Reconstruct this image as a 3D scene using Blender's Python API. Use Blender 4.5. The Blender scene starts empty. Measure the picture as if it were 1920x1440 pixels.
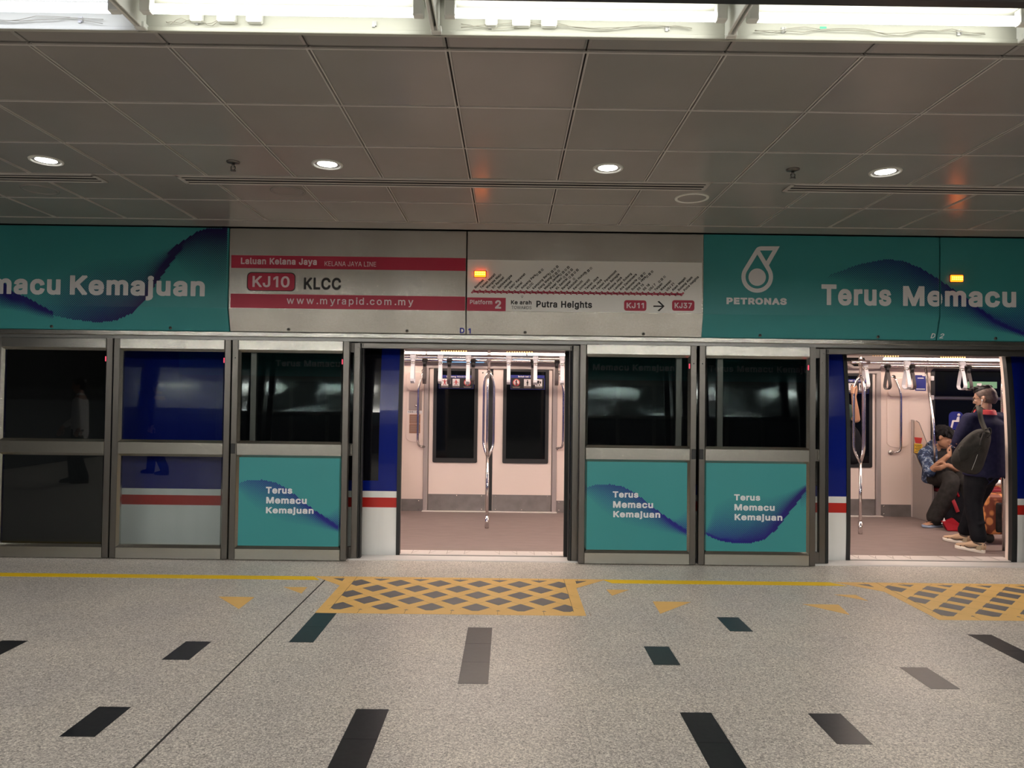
import bpy, bmesh, math, random
from mathutils import Vector, Matrix

random.seed(7)
SC = bpy.context.scene
COL = SC.collection

# ------------------------------------------------------------------ camera
FPX, EYE = 1326.69, 1.462                     # focal length in pixels of the 1920 px frame, eye height
CR = Vector((0.99991548, -0.00390235, 0.01240193))
CU = Vector((-0.01248228, -0.02129004, 0.99969542))
CF = Vector((0.00363712, 0.99976573, 0.02133695))
cd = bpy.data.cameras.new('camera')
cam = bpy.data.objects.new('camera', cd)
COL.objects.link(cam)
cd.sensor_fit = 'HORIZONTAL'
cd.sensor_width = 36.0
cd.lens = 36.0 * FPX / 1920.0
cd.clip_start, cd.clip_end = 0.05, 200
cam.matrix_world = Matrix(((CR.x, CU.x, -CF.x, 0), (CR.y, CU.y, -CF.y, 0), (CR.z, CU.z, -CF.z, EYE), (0, 0, 0, 1)))
SC.camera = cam

# ------------------------------------------------------------------ world and exposure
W = bpy.data.worlds.new('underground')
SC.world = W
W.use_nodes = True
W.node_tree.nodes['Background'].inputs[0].default_value = (0.9, 0.95, 1.0, 1)
W.node_tree.nodes['Background'].inputs[1].default_value = 0.01
SC.view_settings.view_transform = 'Standard'
SC.view_settings.look = 'None'
SC.view_settings.gamma = 1.0
SC.view_settings.use_curve_mapping = False
SC.view_settings.exposure = 0.0
TUBE_POWER = 10.5          # emission strength of the ceiling tubes in view
REAR_POWER = 190.0         # unseen rear tubes, raised far above the visible ones to brighten the steel
DOWN_POWER = 22.0          # watts of each downlight
TRAIN_POWER = 38.0          # emission strength of the carriage light strips

# the main planes of the place (metres)
CEIL = 2.966               # underside of the ceiling tiles
PSD = 6.33                 # platform face of the screen doors
MOD = 2.115                # one header panel; a doorway every two
DOOR0 = -0.39              # centre of the near doorway
TRAIN = 6.65               # side of the carriage at floor level
FAR = 9.20                 # inner face of the far side of the carriage
TD = -0.24                 # centre of the carriage doorway (it stopped a little long)


def at(px, py, y):
    """the point of the plane Y = y seen at a pixel of the photograph"""
    d = CF + CR * ((px - 960) / FPX) - CU * ((py - 720) / FPX)
    return Vector((0, 0, EYE)) + d * (y / d.y)


def atz(px, py, z):
    d = CF + CR * ((px - 960) / FPX) - CU * ((py - 720) / FPX)
    return Vector((0, 0, EYE)) + d * ((z - EYE) / d.z)


# ------------------------------------------------------------------ objects
ORIGIN = {}


def tag(o, label=None, cat=None, group=None, kind=None):
    if label: o['label'] = label
    if cat: o['category'] = cat
    if group: o['group'] = group
    if kind: o['kind'] = kind
    return o


def thing(name, label, cat, loc=(0, 0, 0), group=None):
    o = bpy.data.objects.new(name, None)
    o.empty_display_size = 0.1
    COL.objects.link(o)
    o.location = loc
    ORIGIN[o.name] = Vector(loc)
    return tag(o, label, cat, group)


def copy_tree(o, parent=None):
    c = o.copy()
    COL.objects.link(c)
    c.parent = parent
    ORIGIN[c.name] = ORIGIN.get(o.name, Vector())
    for ch in list(o.children):
        copy_tree(ch, c)
    return c


class MB:
    """collects shapes, given in world coordinates, into one mesh"""

    def __init__(self):
        self.bm = bmesh.new()

    def face(self, pts, mi=0):
        f = self.bm.faces.new([self.bm.verts.new(p) for p in pts])
        f.material_index = mi
        return self

    def box(self, a, b, bev=0.0, seg=1, mi=0):
        x0, x1 = sorted((a[0], b[0])); y0, y1 = sorted((a[1], b[1])); z0, z1 = sorted((a[2], b[2]))
        t = bmesh.new()
        r = bmesh.ops.create_cube(t, size=1.0)
        for v in r['verts']:
            v.co = Vector((x0 + (v.co.x + .5) * (x1 - x0), y0 + (v.co.y + .5) * (y1 - y0), z0 + (v.co.z + .5) * (z1 - z0)))
        if bev > 0:
            bev = min(bev, .49 * min(x1 - x0, y1 - y0, z1 - z0))
            bmesh.ops.bevel(t, geom=t.edges[:], offset=bev, segments=seg, affect='EDGES', profile=.5)
        return self.take(t, mi)

    def take(self, t, mi=0, m=None):
        me = bpy.data.meshes.new('t')
        t.to_mesh(me); t.free()
        if m is not None: me.transform(m)
        n = len(self.bm.faces)
        self.bm.from_mesh(me)
        bpy.data.meshes.remove(me)
        self.bm.faces.ensure_lookup_table()
        for f in self.bm.faces[n:]: f.material_index = mi
        return self

    def add_mesh(self, me, m=None, mi=0):
        t = bmesh.new(); t.from_mesh(me)
        return self.take(t, mi, m)

    def prism(self, pts, vec, bev=0.0, mi=0):
        """closed outline pts (3-D, planar) pushed along vec"""
        vec = Vector(vec)
        t = bmesh.new()
        f = t.faces.new([t.verts.new(p) for p in pts])
        r = bmesh.ops.extrude_face_region(t, geom=[f])
        bmesh.ops.translate(t, vec=vec, verts=[e for e in r['geom'] if isinstance(e, bmesh.types.BMVert)])
        bmesh.ops.recalc_face_normals(t, faces=t.faces[:])
        if bev > 0:
            bmesh.ops.bevel(t, geom=t.edges[:], offset=bev, segments=2, affect='EDGES', profile=.5)
        return self.take(t, mi)

    def rings(self, rings, cap=True, closed=False, mi=0):
        bm = self.bm
        vs = [[bm.verts.new(p) for p in r] for r in rings]
        n = len(vs[0])
        fs = []
        seq = list(zip(vs[:-1], vs[1:])) + ([(vs[-1], vs[0])] if closed else [])
        for a, b in seq:
            for i in range(n):
                fs.append(bm.faces.new((a[i], a[(i + 1) % n], b[(i + 1) % n], b[i])))
        if cap and not closed:
            fs.append(bm.faces.new(vs[0][::-1])); fs.append(bm.faces.new(vs[-1]))
        for f in fs:
            f.material_index = mi; f.smooth = True
        return self

    def tube(self, path, r, seg=12, up=None, cap=True, closed=False, mi=0, flat=1.0):
        """round (or flattened) bar along a path; r a number or one per point; (r1, r2) pairs for ellipses"""
        P = [Vector(p) for p in path]
        n = len(P)
        rr = r if isinstance(r, (list, tuple)) else [r] * n
        T = []
        for i in range(n):
            if closed:
                d = P[(i + 1) % n] - P[i - 1]
            else:
                d = P[min(i + 1, n - 1)] - P[max(i - 1, 0)]
            T.append(d.normalized())
        u = Vector(up) if up is not None else (Vector((0, 0, 1)) if abs(T[0].z) < .9 else Vector((0, 1, 0)))
        rings = []
        for i in range(n):
            u = (u - T[i] * u.dot(T[i]))
            u = u.normalized() if u.length > 1e-6 else T[i].orthogonal().normalized()
            v = T[i].cross(u)
            a = rr[i]
            ra, rb = a if isinstance(a, (list, tuple)) else (a, a * flat)
            rings.append([P[i] + v * (ra * math.cos(2 * math.pi * k / seg)) + u * (rb * math.sin(2 * math.pi * k / seg)) for k in range(seg)])
        return self.rings(rings, cap, closed, mi)

    def cyl(self, p0, p1, r, seg=20, r1=None, mi=0):
        return self.tube([p0, p1], [r, r if r1 is None else r1], seg, mi=mi)

    def ball(self, c, r, seg=14, mi=0):
        t = bmesh.new()
        bmesh.ops.create_uvsphere(t, u_segments=seg, v_segments=max(6, seg // 2 + 2), radius=1)
        rx, ry, rz = r if isinstance(r, (tuple, list)) else (r, r, r)
        for v in t.verts: v.co = Vector((c[0] + v.co.x * rx, c[1] + v.co.y * ry, c[2] + v.co.z * rz))
        for f in t.faces: f.smooth = True
        return self.take2(t, mi)

    def take2(self, t, mi):
        me = bpy.data.meshes.new('t'); t.to_mesh(me); t.free()
        n = len(self.bm.faces)
        self.bm.from_mesh(me); bpy.data.meshes.remove(me)
        self.bm.faces.ensure_lookup_table()
        for f in self.bm.faces[n:]: f.material_index = mi
        return self

    def build(self, name, mats, parent=None, smooth=None, loc=None):
        """link as one object; a child keeps its parent's origin, a top-level mesh gets its own base as origin"""
        me = bpy.data.meshes.new(name)
        bmesh.ops.recalc_face_normals(self.bm, faces=self.bm.faces[:])
        self.bm.to_mesh(me); self.bm.free()
        for m in (mats if isinstance(mats, (list, tuple)) else [mats]):
            me.materials.append(m)
        if smooth is not None:
            for p in me.polygons: p.use_smooth = smooth
        o = bpy.data.objects.new(name, me)
        COL.objects.link(o)
        if parent is not None:
            org = ORIGIN[parent.name]
            o.parent = parent
            me.transform(Matrix.Translation(-org))
        else:
            if loc is None:
                xs = [v.co for v in me.vertices]
                loc = ((min(v.x for v in xs) + max(v.x for v in xs)) / 2, (min(v.y for v in xs) + max(v.y for v in xs)) / 2, min(v.z for v in xs))
            org = Vector(loc)
            o.location = org
            me.transform(Matrix.Translation(-org))
        ORIGIN[o.name] = org
        return o


def build_each(mb, name, mats, parent=None, smooth=None):
    """like build(), every separate piece an object of its own"""
    bm = mb.bm
    bm.verts.ensure_lookup_table()
    seen = {}
    groups = []
    for v in bm.verts:
        if v in seen: continue
        st = [v]; seen[v] = len(groups); g = []
        while st:
            u = st.pop(); g.append(u)
            for e in u.link_edges:
                w = e.other_vert(u)
                if w not in seen: seen[w] = len(groups); st.append(w)
        groups.append(g)
    out = []
    for g in groups:
        m = MB(); mp = {v: m.bm.verts.new(v.co) for v in g}
        fs = {f for v in g for f in v.link_faces}
        for f in sorted(fs, key=lambda f: f.index):
            n = m.bm.faces.new([mp[v] for v in f.verts]); n.smooth = f.smooth; n.material_index = f.material_index
        out.append(m.build(name, mats, parent, smooth))
    bm.free()
    return out[0]


def remesh(o, voxel, smooth_it=6, fac=.5):
    """fuse the overlapping shapes of a mesh into one continuous skin"""
    m = o.modifiers.new('r', 'REMESH'); m.mode = 'VOXEL'; m.voxel_size = voxel; m.use_smooth_shade = True
    s = o.modifiers.new('s', 'SMOOTH'); s.iterations = smooth_it; s.factor = fac
    dg = bpy.context.evaluated_depsgraph_get()
    me = bpy.data.meshes.new_from_object(o.evaluated_get(dg))
    o.modifiers.clear()
    old = o.data
    mats = list(old.materials)
    o.data = me
    me.materials.clear()
    for k in mats: me.materials.append(k)
    for p in me.polygons: p.use_smooth = True
    bpy.data.meshes.remove(old)
    return o


# outlines of the letters used on the signs: character, advance; closed loops of x,y (1/250 em)
GLYPHS = {}
for _l in r""" 28
'52;19,79 18,127 34,127 32,79
-113;84,61 84,47 29,47 29,61
.47;24,-1 19,0 16,2 13,6 12,10 13,15 16,18 19,21 24,22 28,21 32,18 34,15 35,10 34,6 32,2 28,0
0113;57,-2 44,0 32,6 24,15 17,28 14,39 13,50 12,64 13,77 14,88 17,99 24,112 33,121 44,127 57,129 70,127 81,121 90,112 96,99 99,88 101,77 101,64 101,50 99,39 96,28 90,15 81,6 70,0;57,12 65,14 73,18 78,26 83,36 85,49 86,64 85,79 83,91 78,101 73,109 65,113 57,115 48,113 41,109 35,101 31,91 28,79 27,64 28,49 31,36 35,26 41,18 48,14
190;69,127 69,0 53,0 53,112 52,112 22,89 22,107 50,127
2113;16,0 16,12 59,57 71,71 75,76 78,82 79,87 80,93 79,99 77,105 73,109 68,112 62,114 56,115 49,114 43,112 38,108 35,103 32,97 32,90 16,90 18,101 22,111 28,118 36,124 45,128 56,129 67,128 76,124 84,119 90,111 94,103 95,93 95,86 93,79 89,72 84,65 77,56 67,45 38,15 38,14 97,14 97,0
3113;54,-2 43,-1 33,2 24,7 18,14 13,23 11,33 27,33 29,27 32,22 36,18 41,15 48,13 55,12 62,13 69,15 74,19 79,23 81,29 82,36 81,43 79,49 75,54 69,58 61,61 50,62 39,62 39,75 72,112 72,113 17,113 17,127 93,127 93,115 53,70 53,72 66,72 77,69 86,63 93,56 97,46 98,36 97,26 93,17 86,9 77,3 67,-1
5113;55,-2 45,-1 35,3 27,8 21,15 17,23 15,33 31,33 32,27 34,22 38,18 43,15 49,13 55,12 63,13 69,16 74,20 79,26 81,33 82,41 81,48 78,55 74,61 69,66 62,68 54,69 48,69 42,67 36,65 32,61 17,63 24,127 92,127 92,113 38,113 33,75 34,75 39,79 44,81 51,83 57,83 66,83 73,80 80,76 86,71 91,65 95,58 97,50 98,41 96,29 92,19 86,10 77,4 67,0
7113;24,0 81,112 81,113 16,113 16,127 98,127 98,112 41,0
8113;57,-2 44,-1 34,3 25,8 19,15 14,24 13,34 14,42 16,49 20,55 25,60 31,64 38,66 38,67 30,70 23,77 19,85 18,95 19,104 23,112 29,119 36,124 46,128 57,129 67,128 77,124 84,119 90,112 94,104 95,95 94,85 90,77 83,70 75,67 75,66 82,64 88,60 93,55 97,49 99,42 100,34 99,24 95,15 88,8 79,3 69,-1;57,12 64,13 71,15 77,18 81,23 83,28 84,35 83,41 81,47 76,52 71,56 64,58 57,59 49,58 42,56 37,52 32,47 30,41 29,35 30,28 32,23 36,18 42,15 49,13;57,72 63,73 69,75 73,78 77,83 79,88 80,94 79,100 77,105 73,109 69,112 63,114 57,115 50,114 44,112 40,109 36,105 34,100 33,94 34,88 36,83 40,78 44,75 50,73
A120;4,0 50,127 69,127 116,0 99,0 72,76 66,93 58,120 61,120 53,93 48,76 21,0;27,36 27,50 92,50 92,36
B114;15,0 15,127 60,127 72,126 82,123 90,117 95,110 98,102 100,93 99,86 97,80 93,75 89,71 84,69 79,67 79,66 85,64 91,61 96,57 101,51 104,43 104,34 103,25 100,17 94,10 86,4 75,1 62,0;31,14 61,14 74,16 82,20 87,26 89,34 88,40 86,46 82,51 76,54 70,57 62,58 31,58;31,71 59,71 66,72 72,74 77,77 81,82 83,87 84,93 83,101 78,107 71,111 60,113 31,113
C128;67,-2 56,-1 46,2 38,6 30,12 23,20 17,29 13,39 11,51 10,64 11,76 13,88 17,98 23,107 30,115 38,121 46,125 56,128 67,129 76,128 85,126 93,123 101,118 107,112 112,105 116,96 118,87 102,87 100,93 97,99 94,103 89,107 84,110 79,112 73,114 67,114 56,112 46,108 38,101 31,91 27,78 26,64 27,49 31,36 38,26 46,19 56,15 67,13 73,14 79,15 84,17 89,20 94,24 97,29 100,34 102,40 118,40 116,31 112,23 107,16 101,9 93,5 85,1 76,-1
D126;55,0 24,0 24,14 54,14 68,16 79,20 88,27 95,37 99,49 100,64 99,78 95,90 89,100 80,107 69,111 55,113 23,113 23,127 56,127 68,126 79,124 88,120 100,110 108,98 112,88 115,76 115,64 115,51 112,40 108,30 103,21 96,14 88,8 78,3 67,1;31,127 31,0 15,0 15,127
E105;15,0 15,127 93,127 93,113 31,113 31,71 89,71 89,57 31,57 31,14 94,14 94,0
G130;67,-2 56,-1 46,2 37,6 29,12 23,20 17,29 13,39 11,51 10,64 11,76 13,88 17,98 23,107 29,115 37,121 46,125 56,128 66,129 76,128 85,126 93,122 101,117 107,111 112,104 116,96 119,87 102,87 100,93 97,98 93,103 89,107 84,110 79,112 73,113 66,114 56,112 46,108 38,101 31,91 27,78 26,64 27,49 31,36 38,26 46,19 56,15 67,13 77,14 86,18 94,23 99,31 103,40 104,51 109,50 71,50 71,64 119,64 119,50 118,35 113,23 105,12 94,5 82,0
H129;15,0 15,127 31,127 31,72 98,72 98,127 114,127 114,0 98,0 98,58 31,58 31,0
I75;8,0 8,14 30,14 30,113 8,113 8,127 67,127 67,113 46,113 46,14 67,14 67,0
J99;46,-2 31,1 19,8 13,16 9,25 8,36 8,43 24,43 24,36 26,26 30,19 37,14 46,12 55,14 62,19 66,26 68,36 68,127 84,127 84,36 83,25 79,16 74,8 61,1
K117;26,36 26,54 35,65 44,76 53,86 91,127 112,127 58,69 57,69;15,0 15,127 31,127 31,84 31,56 31,48 31,0;93,0 47,65 57,77 112,0
L98;15,0 15,127 31,127 31,14 90,14 90,0
M157;15,0 15,127 38,127 69,47 72,40 75,31 78,21 80,12 77,12 79,21 82,30 86,40 88,47 119,127 142,127 142,0 126,0 126,73 126,82 126,92 127,103 127,114 128,114 124,102 120,91 117,80 114,73 85,0 72,0 43,73 40,80 36,90 32,102 28,114 30,114 30,104 30,93 30,82 30,73 30,0
N131;15,0 15,127 34,127 86,46 91,38 97,27 103,14 101,13 100,27 100,39 100,49 100,127 116,127 116,0 97,0 51,73 44,83 37,95 27,113 30,113 31,96 31,82 31,73 31,0
O133;67,-2 56,-1 47,2 38,6 30,12 23,20 17,29 13,39 11,51 10,64 11,76 13,88 17,98 23,107 30,115 38,121 47,125 56,128 67,129 77,128 87,125 96,121 104,115 110,107 116,98 120,88 122,76 123,64 122,51 120,39 116,29 110,20 104,12 96,6 87,2 77,-1;67,13 78,15 87,19 96,26 102,36 106,49 108,64 106,79 102,91 96,101 87,108 78,113 67,114 56,112 46,108 38,101 31,91 27,79 26,64 27,49 31,36 38,26 46,19 56,15
P111;15,0 15,127 59,127 72,126 83,122 91,116 97,107 101,98 102,87 101,76 97,66 91,58 83,52 72,48 59,46 27,46 27,61 58,61 67,61 74,64 80,68 83,73 85,80 86,87 85,94 83,100 80,106 74,110 67,112 58,113 31,113 31,0
R112;15,0 15,127 59,127 72,126 83,122 92,116 98,108 101,99 102,88 101,77 98,68 92,60 83,54 72,51 59,49 24,49 24,64 58,64 67,64 74,67 80,70 83,75 86,81 86,88 86,95 83,101 80,106 74,110 67,112 58,113 31,113 31,0;88,0 58,57 76,57 107,0
S112;56,-2 43,-1 32,2 23,8 16,15 12,24 10,34 26,34 28,27 31,22 36,18 42,15 48,13 56,12 64,13 71,15 78,18 82,23 85,28 86,35 86,40 83,45 79,48 74,51 61,56 46,60 32,65 22,72 15,82 13,93 14,103 19,112 26,119 34,124 45,128 57,129 69,128 79,124 88,119 94,112 99,104 100,94 84,94 82,103 76,109 67,113 56,115 49,114 42,112 36,109 32,105 30,100 29,94 30,88 33,83 37,80 42,77 53,73 66,70 78,66 84,63 90,59 95,55 99,49 101,43 102,35 101,25 97,16 90,8 81,3 69,-1
T112;8,113 8,127 104,127 104,113 64,113 64,0 48,0 48,113
U129;65,-2 51,-1 38,4 29,11 21,20 17,31 15,43 15,127 31,127 31,45 32,36 35,28 40,22 47,17 55,14 65,13 74,14 83,17 89,22 94,28 97,36 98,45 98,127 114,127 114,43 113,31 108,20 101,11 91,4 79,-1
W172;39,0 4,127 21,127 41,49 44,36 47,23 49,10 47,10 50,23 53,36 56,49 77,127 95,127 115,49 119,36 122,23 124,10 122,10 125,23 128,36 131,49 151,127 167,127 133,0 114,0 92,81 88,98 84,119 87,119 84,99 79,81 58,0
Y118;51,0 51,52 4,127 23,127 48,86 56,73 62,58 56,58 63,73 70,86 95,127 114,127 67,52 67,0
Z110;10,0 10,12 68,96 77,108 85,119 87,114 71,113 56,113 10,113 10,127 99,127 99,115 42,32 33,20 24,8 23,14 38,14 54,14 100,14 100,0
a97;40,-2 31,-1 24,1 17,5 12,11 9,18 8,27 8,34 11,40 15,45 19,48 25,51 31,53 45,55 58,57 66,59 69,64 68,70 67,74 64,78 60,80 55,82 49,83 43,82 37,81 29,75 25,68 10,73 14,81 20,87 26,91 33,94 41,96 48,96 60,95 66,93 71,90 76,86 81,80 83,72 84,63 84,0 69,0 69,13 68,13 63,6 59,3 54,0 48,-2;43,11 50,12 57,15 62,19 66,23 68,29 69,34 69,47 65,45 58,44 50,43 44,42 34,40 29,38 26,35 24,31 23,26 24,22 25,18 28,15 32,13 37,12
b106;57,-2 49,-1 43,1 38,4 34,8 30,15 28,15 28,0 13,0 13,127 28,127 28,80 30,80 34,86 38,90 43,93 49,95 57,96 68,95 78,90 86,83 92,73 96,61 98,47 96,33 92,21 86,11 78,4 69,-1;55,12 63,13 70,16 75,22 79,29 81,38 82,47 81,57 79,65 75,72 70,78 63,81 55,82 47,81 40,78 35,73 31,66 29,57 28,47 29,37 31,29 35,22 40,16 47,13
c99;52,-2 40,-1 29,4 21,11 14,21 10,33 9,47 10,61 14,73 21,83 29,90 40,95 52,96 59,96 65,94 71,92 76,89 81,85 85,80 88,75 90,69 76,65 73,72 67,78 61,81 52,82 43,81 36,78 31,72 27,65 25,56 24,47 25,38 27,29 31,22 36,16 43,13 52,12 61,13 68,17 73,22 76,29 91,26 88,19 85,14 81,9 77,5 71,2 65,0 59,-2
d106;49,-2 38,-1 28,4 20,11 14,21 10,33 9,47 10,61 14,73 20,83 28,90 38,95 49,96 57,95 63,93 68,90 72,86 77,80 78,80 78,127 93,127 93,0 78,0 78,15 77,15 72,8 68,4 63,1 57,-1;51,12 59,13 66,16 71,22 75,29 77,37 78,47 77,57 75,66 71,73 66,78 59,81 51,82 43,81 36,78 31,72 27,65 25,57 24,47 25,38 27,29 31,22 36,16 43,13
e101;53,-2 40,-1 29,4 20,11 14,21 10,33 9,47 10,60 14,72 20,82 29,90 39,95 51,96 59,95 66,94 73,90 80,85 85,79 89,70 92,60 93,48 93,42 19,42 19,55 84,55 77,51 77,59 74,67 71,74 66,78 59,82 51,83 43,81 37,78 31,74 27,67 25,60 24,53 24,44 25,35 28,27 32,20 38,15 45,12 53,12 59,12 63,13 68,15 71,18 74,22 76,26 91,23 88,16 84,10 78,5 71,1 62,-1
f63;57,95 57,82 2,82 2,95;20,0 20,108 21,115 24,121 28,126 34,130 40,132 47,132 56,132 61,130 57,117 54,118 49,118 43,118 39,115 36,111 35,105 35,0
g106;52,-38 42,-37 33,-35 26,-32 21,-28 16,-23 13,-17 25,-10 30,-16 34,-20 39,-22 44,-24 52,-24 62,-23 71,-19 76,-12 78,-1 78,17 77,17 72,10 68,7 63,4 57,2 49,1 38,3 28,7 20,13 14,23 10,34 9,48 10,62 14,73 20,83 28,90 38,95 49,96 57,95 63,93 68,90 72,86 77,80 78,80 78,95 93,95 93,-2 92,-13 88,-22 81,-29 73,-34 63,-37;51,15 59,16 66,19 71,24 75,30 77,38 78,48 77,58 75,66 71,73 66,78 59,81 51,82 43,81 36,78 31,73 27,66 25,57 24,48 25,39 27,31 31,24 36,19 43,16
h103;28,57 28,0 13,0 13,127 28,127 28,72 26,72 31,83 38,91 47,95 57,96 66,95 74,92 80,87 85,80 88,71 89,60 89,0 74,0 74,59 73,69 68,76 61,81 52,82 46,82 40,79 35,76 32,71 29,64
i42;13,0 13,95 28,95 28,0;21,111 17,111 13,114 11,117 10,121 11,125 13,128 17,130 21,131 25,130 28,128 31,125 32,121 31,117 28,114 25,111
j42;13,95 28,95 28,-8 28,-16 25,-23 22,-28 16,-32 9,-35 1,-36 -2,-36 -2,-22 1,-22 6,-21 10,-18 12,-13 13,-7;21,111 17,111 13,114 11,117 10,121 11,125 13,128 17,130 21,131 25,130 28,128 31,125 31,121 31,117 28,114 25,111
k95;27,34 27,53 30,53 71,95 90,95 46,50 44,50;13,0 13,127 28,127 28,0;73,0 37,46 48,57 93,0
l47;35,-1 25,1 18,5 14,12 13,21 13,127 28,127 28,25 29,19 30,16 32,14 37,13 40,13 42,14 45,1 40,0
m152;13,0 13,95 28,95 28,74 27,74 29,81 33,86 38,91 43,94 49,96 55,97 64,95 72,90 77,83 80,74 78,74 80,80 84,86 89,90 95,94 102,96 109,97 117,96 124,93 130,88 135,82 138,74 139,64 139,0 124,0 124,63 122,72 118,78 112,82 105,83 99,82 94,80 89,77 86,73 84,68 84,62 84,0 69,0 69,65 67,72 63,78 57,81 50,83 44,82 39,80 35,77 31,72 29,67 28,59 28,0
n102;28,57 28,0 13,0 13,95 28,95 28,72 26,72 31,83 38,91 47,95 57,96 66,95 74,92 80,87 85,80 88,71 89,60 89,0 74,0 74,59 73,69 68,76 61,81 52,82 46,82 40,79 35,76 32,71 29,64
o104;52,-2 40,-1 29,4 21,11 14,21 10,33 9,47 10,61 14,73 21,83 29,90 40,95 52,96 64,95 75,90 83,83 90,73 94,61 95,47 94,33 90,21 83,11 75,4 64,-1;52,12 61,13 68,16 73,22 77,29 79,38 80,47 79,56 77,65 73,72 68,78 61,81 52,82 43,81 36,78 31,72 27,65 25,56 24,47 25,38 27,29 31,22 36,16 43,13
p106;13,-36 13,95 28,95 28,80 30,80 34,86 38,90 43,93 49,95 57,96 68,95 78,90 86,83 92,73 96,61 98,47 96,33 92,21 86,11 78,4 69,-1 57,-2 49,-1 43,1 38,4 34,8 30,15 28,15 28,-36;55,12 63,13 70,16 75,22 79,29 81,38 82,47 81,57 79,65 75,72 70,78 63,81 55,82 47,81 40,78 35,73 31,66 29,57 28,47 29,37 31,29 35,22 40,16 47,13
r65;13,0 13,95 28,95 28,80 29,80 32,87 38,92 45,95 53,96 57,96 61,96 61,81 57,81 52,81 45,81 40,79 35,75 31,71 29,65 28,59 28,0
s91;45,-2 36,-1 28,1 21,4 15,9 11,16 9,24 23,27 26,20 31,15 37,12 45,11 54,12 61,16 66,20 67,26 66,30 64,34 59,37 53,39 37,43 26,46 18,52 13,59 12,68 13,76 16,83 22,88 29,93 37,95 47,96 56,95 63,93 70,90 75,85 78,79 81,72 67,69 65,74 61,79 55,82 47,83 39,82 33,79 29,75 27,69 28,65 31,61 36,58 43,56 57,52 69,48 77,43 81,36 83,27 82,19 78,12 72,6 65,2 56,-1
t57;51,95 51,82 2,82 2,95;16,118 31,118 31,24 32,19 34,15 37,13 43,12 46,13 50,13 53,0 48,-1 42,-1 31,1 23,5 18,13 16,23
u103;46,-1 37,0 29,3 22,8 17,15 14,24 13,35 13,95 28,95 28,36 30,26 34,19 41,14 50,13 56,13 62,15 67,19 71,24 73,31 74,38 74,95 89,95 89,0 75,0 75,23 77,23 71,12 64,4 56,0
v97;41,0 4,95 21,95 41,39 47,22 51,5 46,5 51,22 56,39 76,95 93,95 57,0
w142;34,0 6,95 22,95 33,53 38,34 44,10 41,10 46,34 52,53 63,95 79,95 90,53 95,34 101,10 98,10 103,34 108,53 120,95 136,95 107,0 92,0 80,43 76,56 73,70 69,84 73,84 69,70 66,56 62,43 50,0
y97;12,-35 15,-21 18,-22 26,-22 29,-21 33,-18 35,-15 38,-9 41,0 4,95 21,95 41,39 47,22 51,5 46,5 51,22 56,39 76,95 93,95 51,-15 48,-21 44,-27 40,-31 35,-34 29,-36 23,-36 16,-36
|57;35,168 35,-41 22,-41 22,168""".split('\n'):
    _h, *_lp = _l.split(';')
    GLYPHS[_h[0]] = (int(_h[1:]) / 250, [[tuple(int(v) / 250 for v in q.split(',')) for q in k.split(' ')] for k in _lp])


def text_mesh(s, bold=0.0, spacing=1.0, shear=0.0):
    """flat outlines of a word; bold also strokes the outline of every letter"""
    area = lambda P: sum(P[i - 1][0] * P[i][1] - P[i][0] * P[i - 1][1] for i in range(len(P))) / 2
    layers = {}                               # overlapping strokes of one letter are filled one by one
    x = 0.0
    quads = []
    for ch in s:
        adv, loops = GLYPHS.get(ch, (.28, []))
        if ch == ' ': adv = .2
        if loops:
            sgn = area(max(loops, key=lambda l: abs(area(l)))) > 0
            outer = [l for l in loops if (area(l) > 0) == sgn]; holes = [l for l in loops if (area(l) > 0) != sgn]
            for k, l in enumerate(outer):
                layers.setdefault(k, []).append([(x + a + shear * b, b) for a, b in l])
                xs, ys = [q[0] for q in l], [q[1] for q in l]
                for h in holes:
                    if min(xs) <= min(q[0] for q in h) and max(xs) >= max(q[0] for q in h) and min(ys) <= min(q[1] for q in h) and max(ys) >= max(q[1] for q in h):
                        layers[k].append([(x + a + shear * b, b) for a, b in h])
        for lp in loops:
            P = [Vector((x + a + shear * b, b, 0)) for a, b in lp]
            if bold > 0:
                for i, q in enumerate(P):
                    r = P[i - 1]; d = (q - r)
                    if d.length < 1e-5: continue
                    d = d.normalized() * bold * .8; n = Vector((-d.y, d.x, 0)) * 1.25
                    quads.append([r - d - n, q + d - n, q + d + n, r - d + n])
        x += adv * spacing + bold * 1.5
    bm = bmesh.new()
    for k, lps in layers.items():
        c = bpy.data.curves.new('t', 'CURVE')
        c.dimensions = '2D'; c.fill_mode = 'BOTH'
        for lp in lps:
            sp = c.splines.new('POLY'); sp.points.add(len(lp) - 1); sp.use_cyclic_u = True
            for p, q in zip(sp.points, lp): p.co = (q[0], q[1], 0, 1)
        o = bpy.data.objects.new('t', c)
        COL.objects.link(o)
        mk = bpy.data.meshes.new_from_object(o.evaluated_get(bpy.context.evaluated_depsgraph_get()))
        bpy.data.objects.remove(o); bpy.data.curves.remove(c)
        for v in mk.vertices: v.co.z = k * 1.1e-5
        bm.from_mesh(mk); bpy.data.meshes.remove(mk)
    me = bpy.data.meshes.new('t'); bm.to_mesh(me); bm.free()
    if quads:
        t = bmesh.new(); t.from_mesh(me)
        for k, q in enumerate(quads):
            for v in q: v.z = (1 + k % 37) * 1.6e-5          # strokes lie on each other like layers of film
            t.faces.new([t.verts.new(v) for v in q])
        t.to_mesh(me); t.free()
    return me


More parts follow.
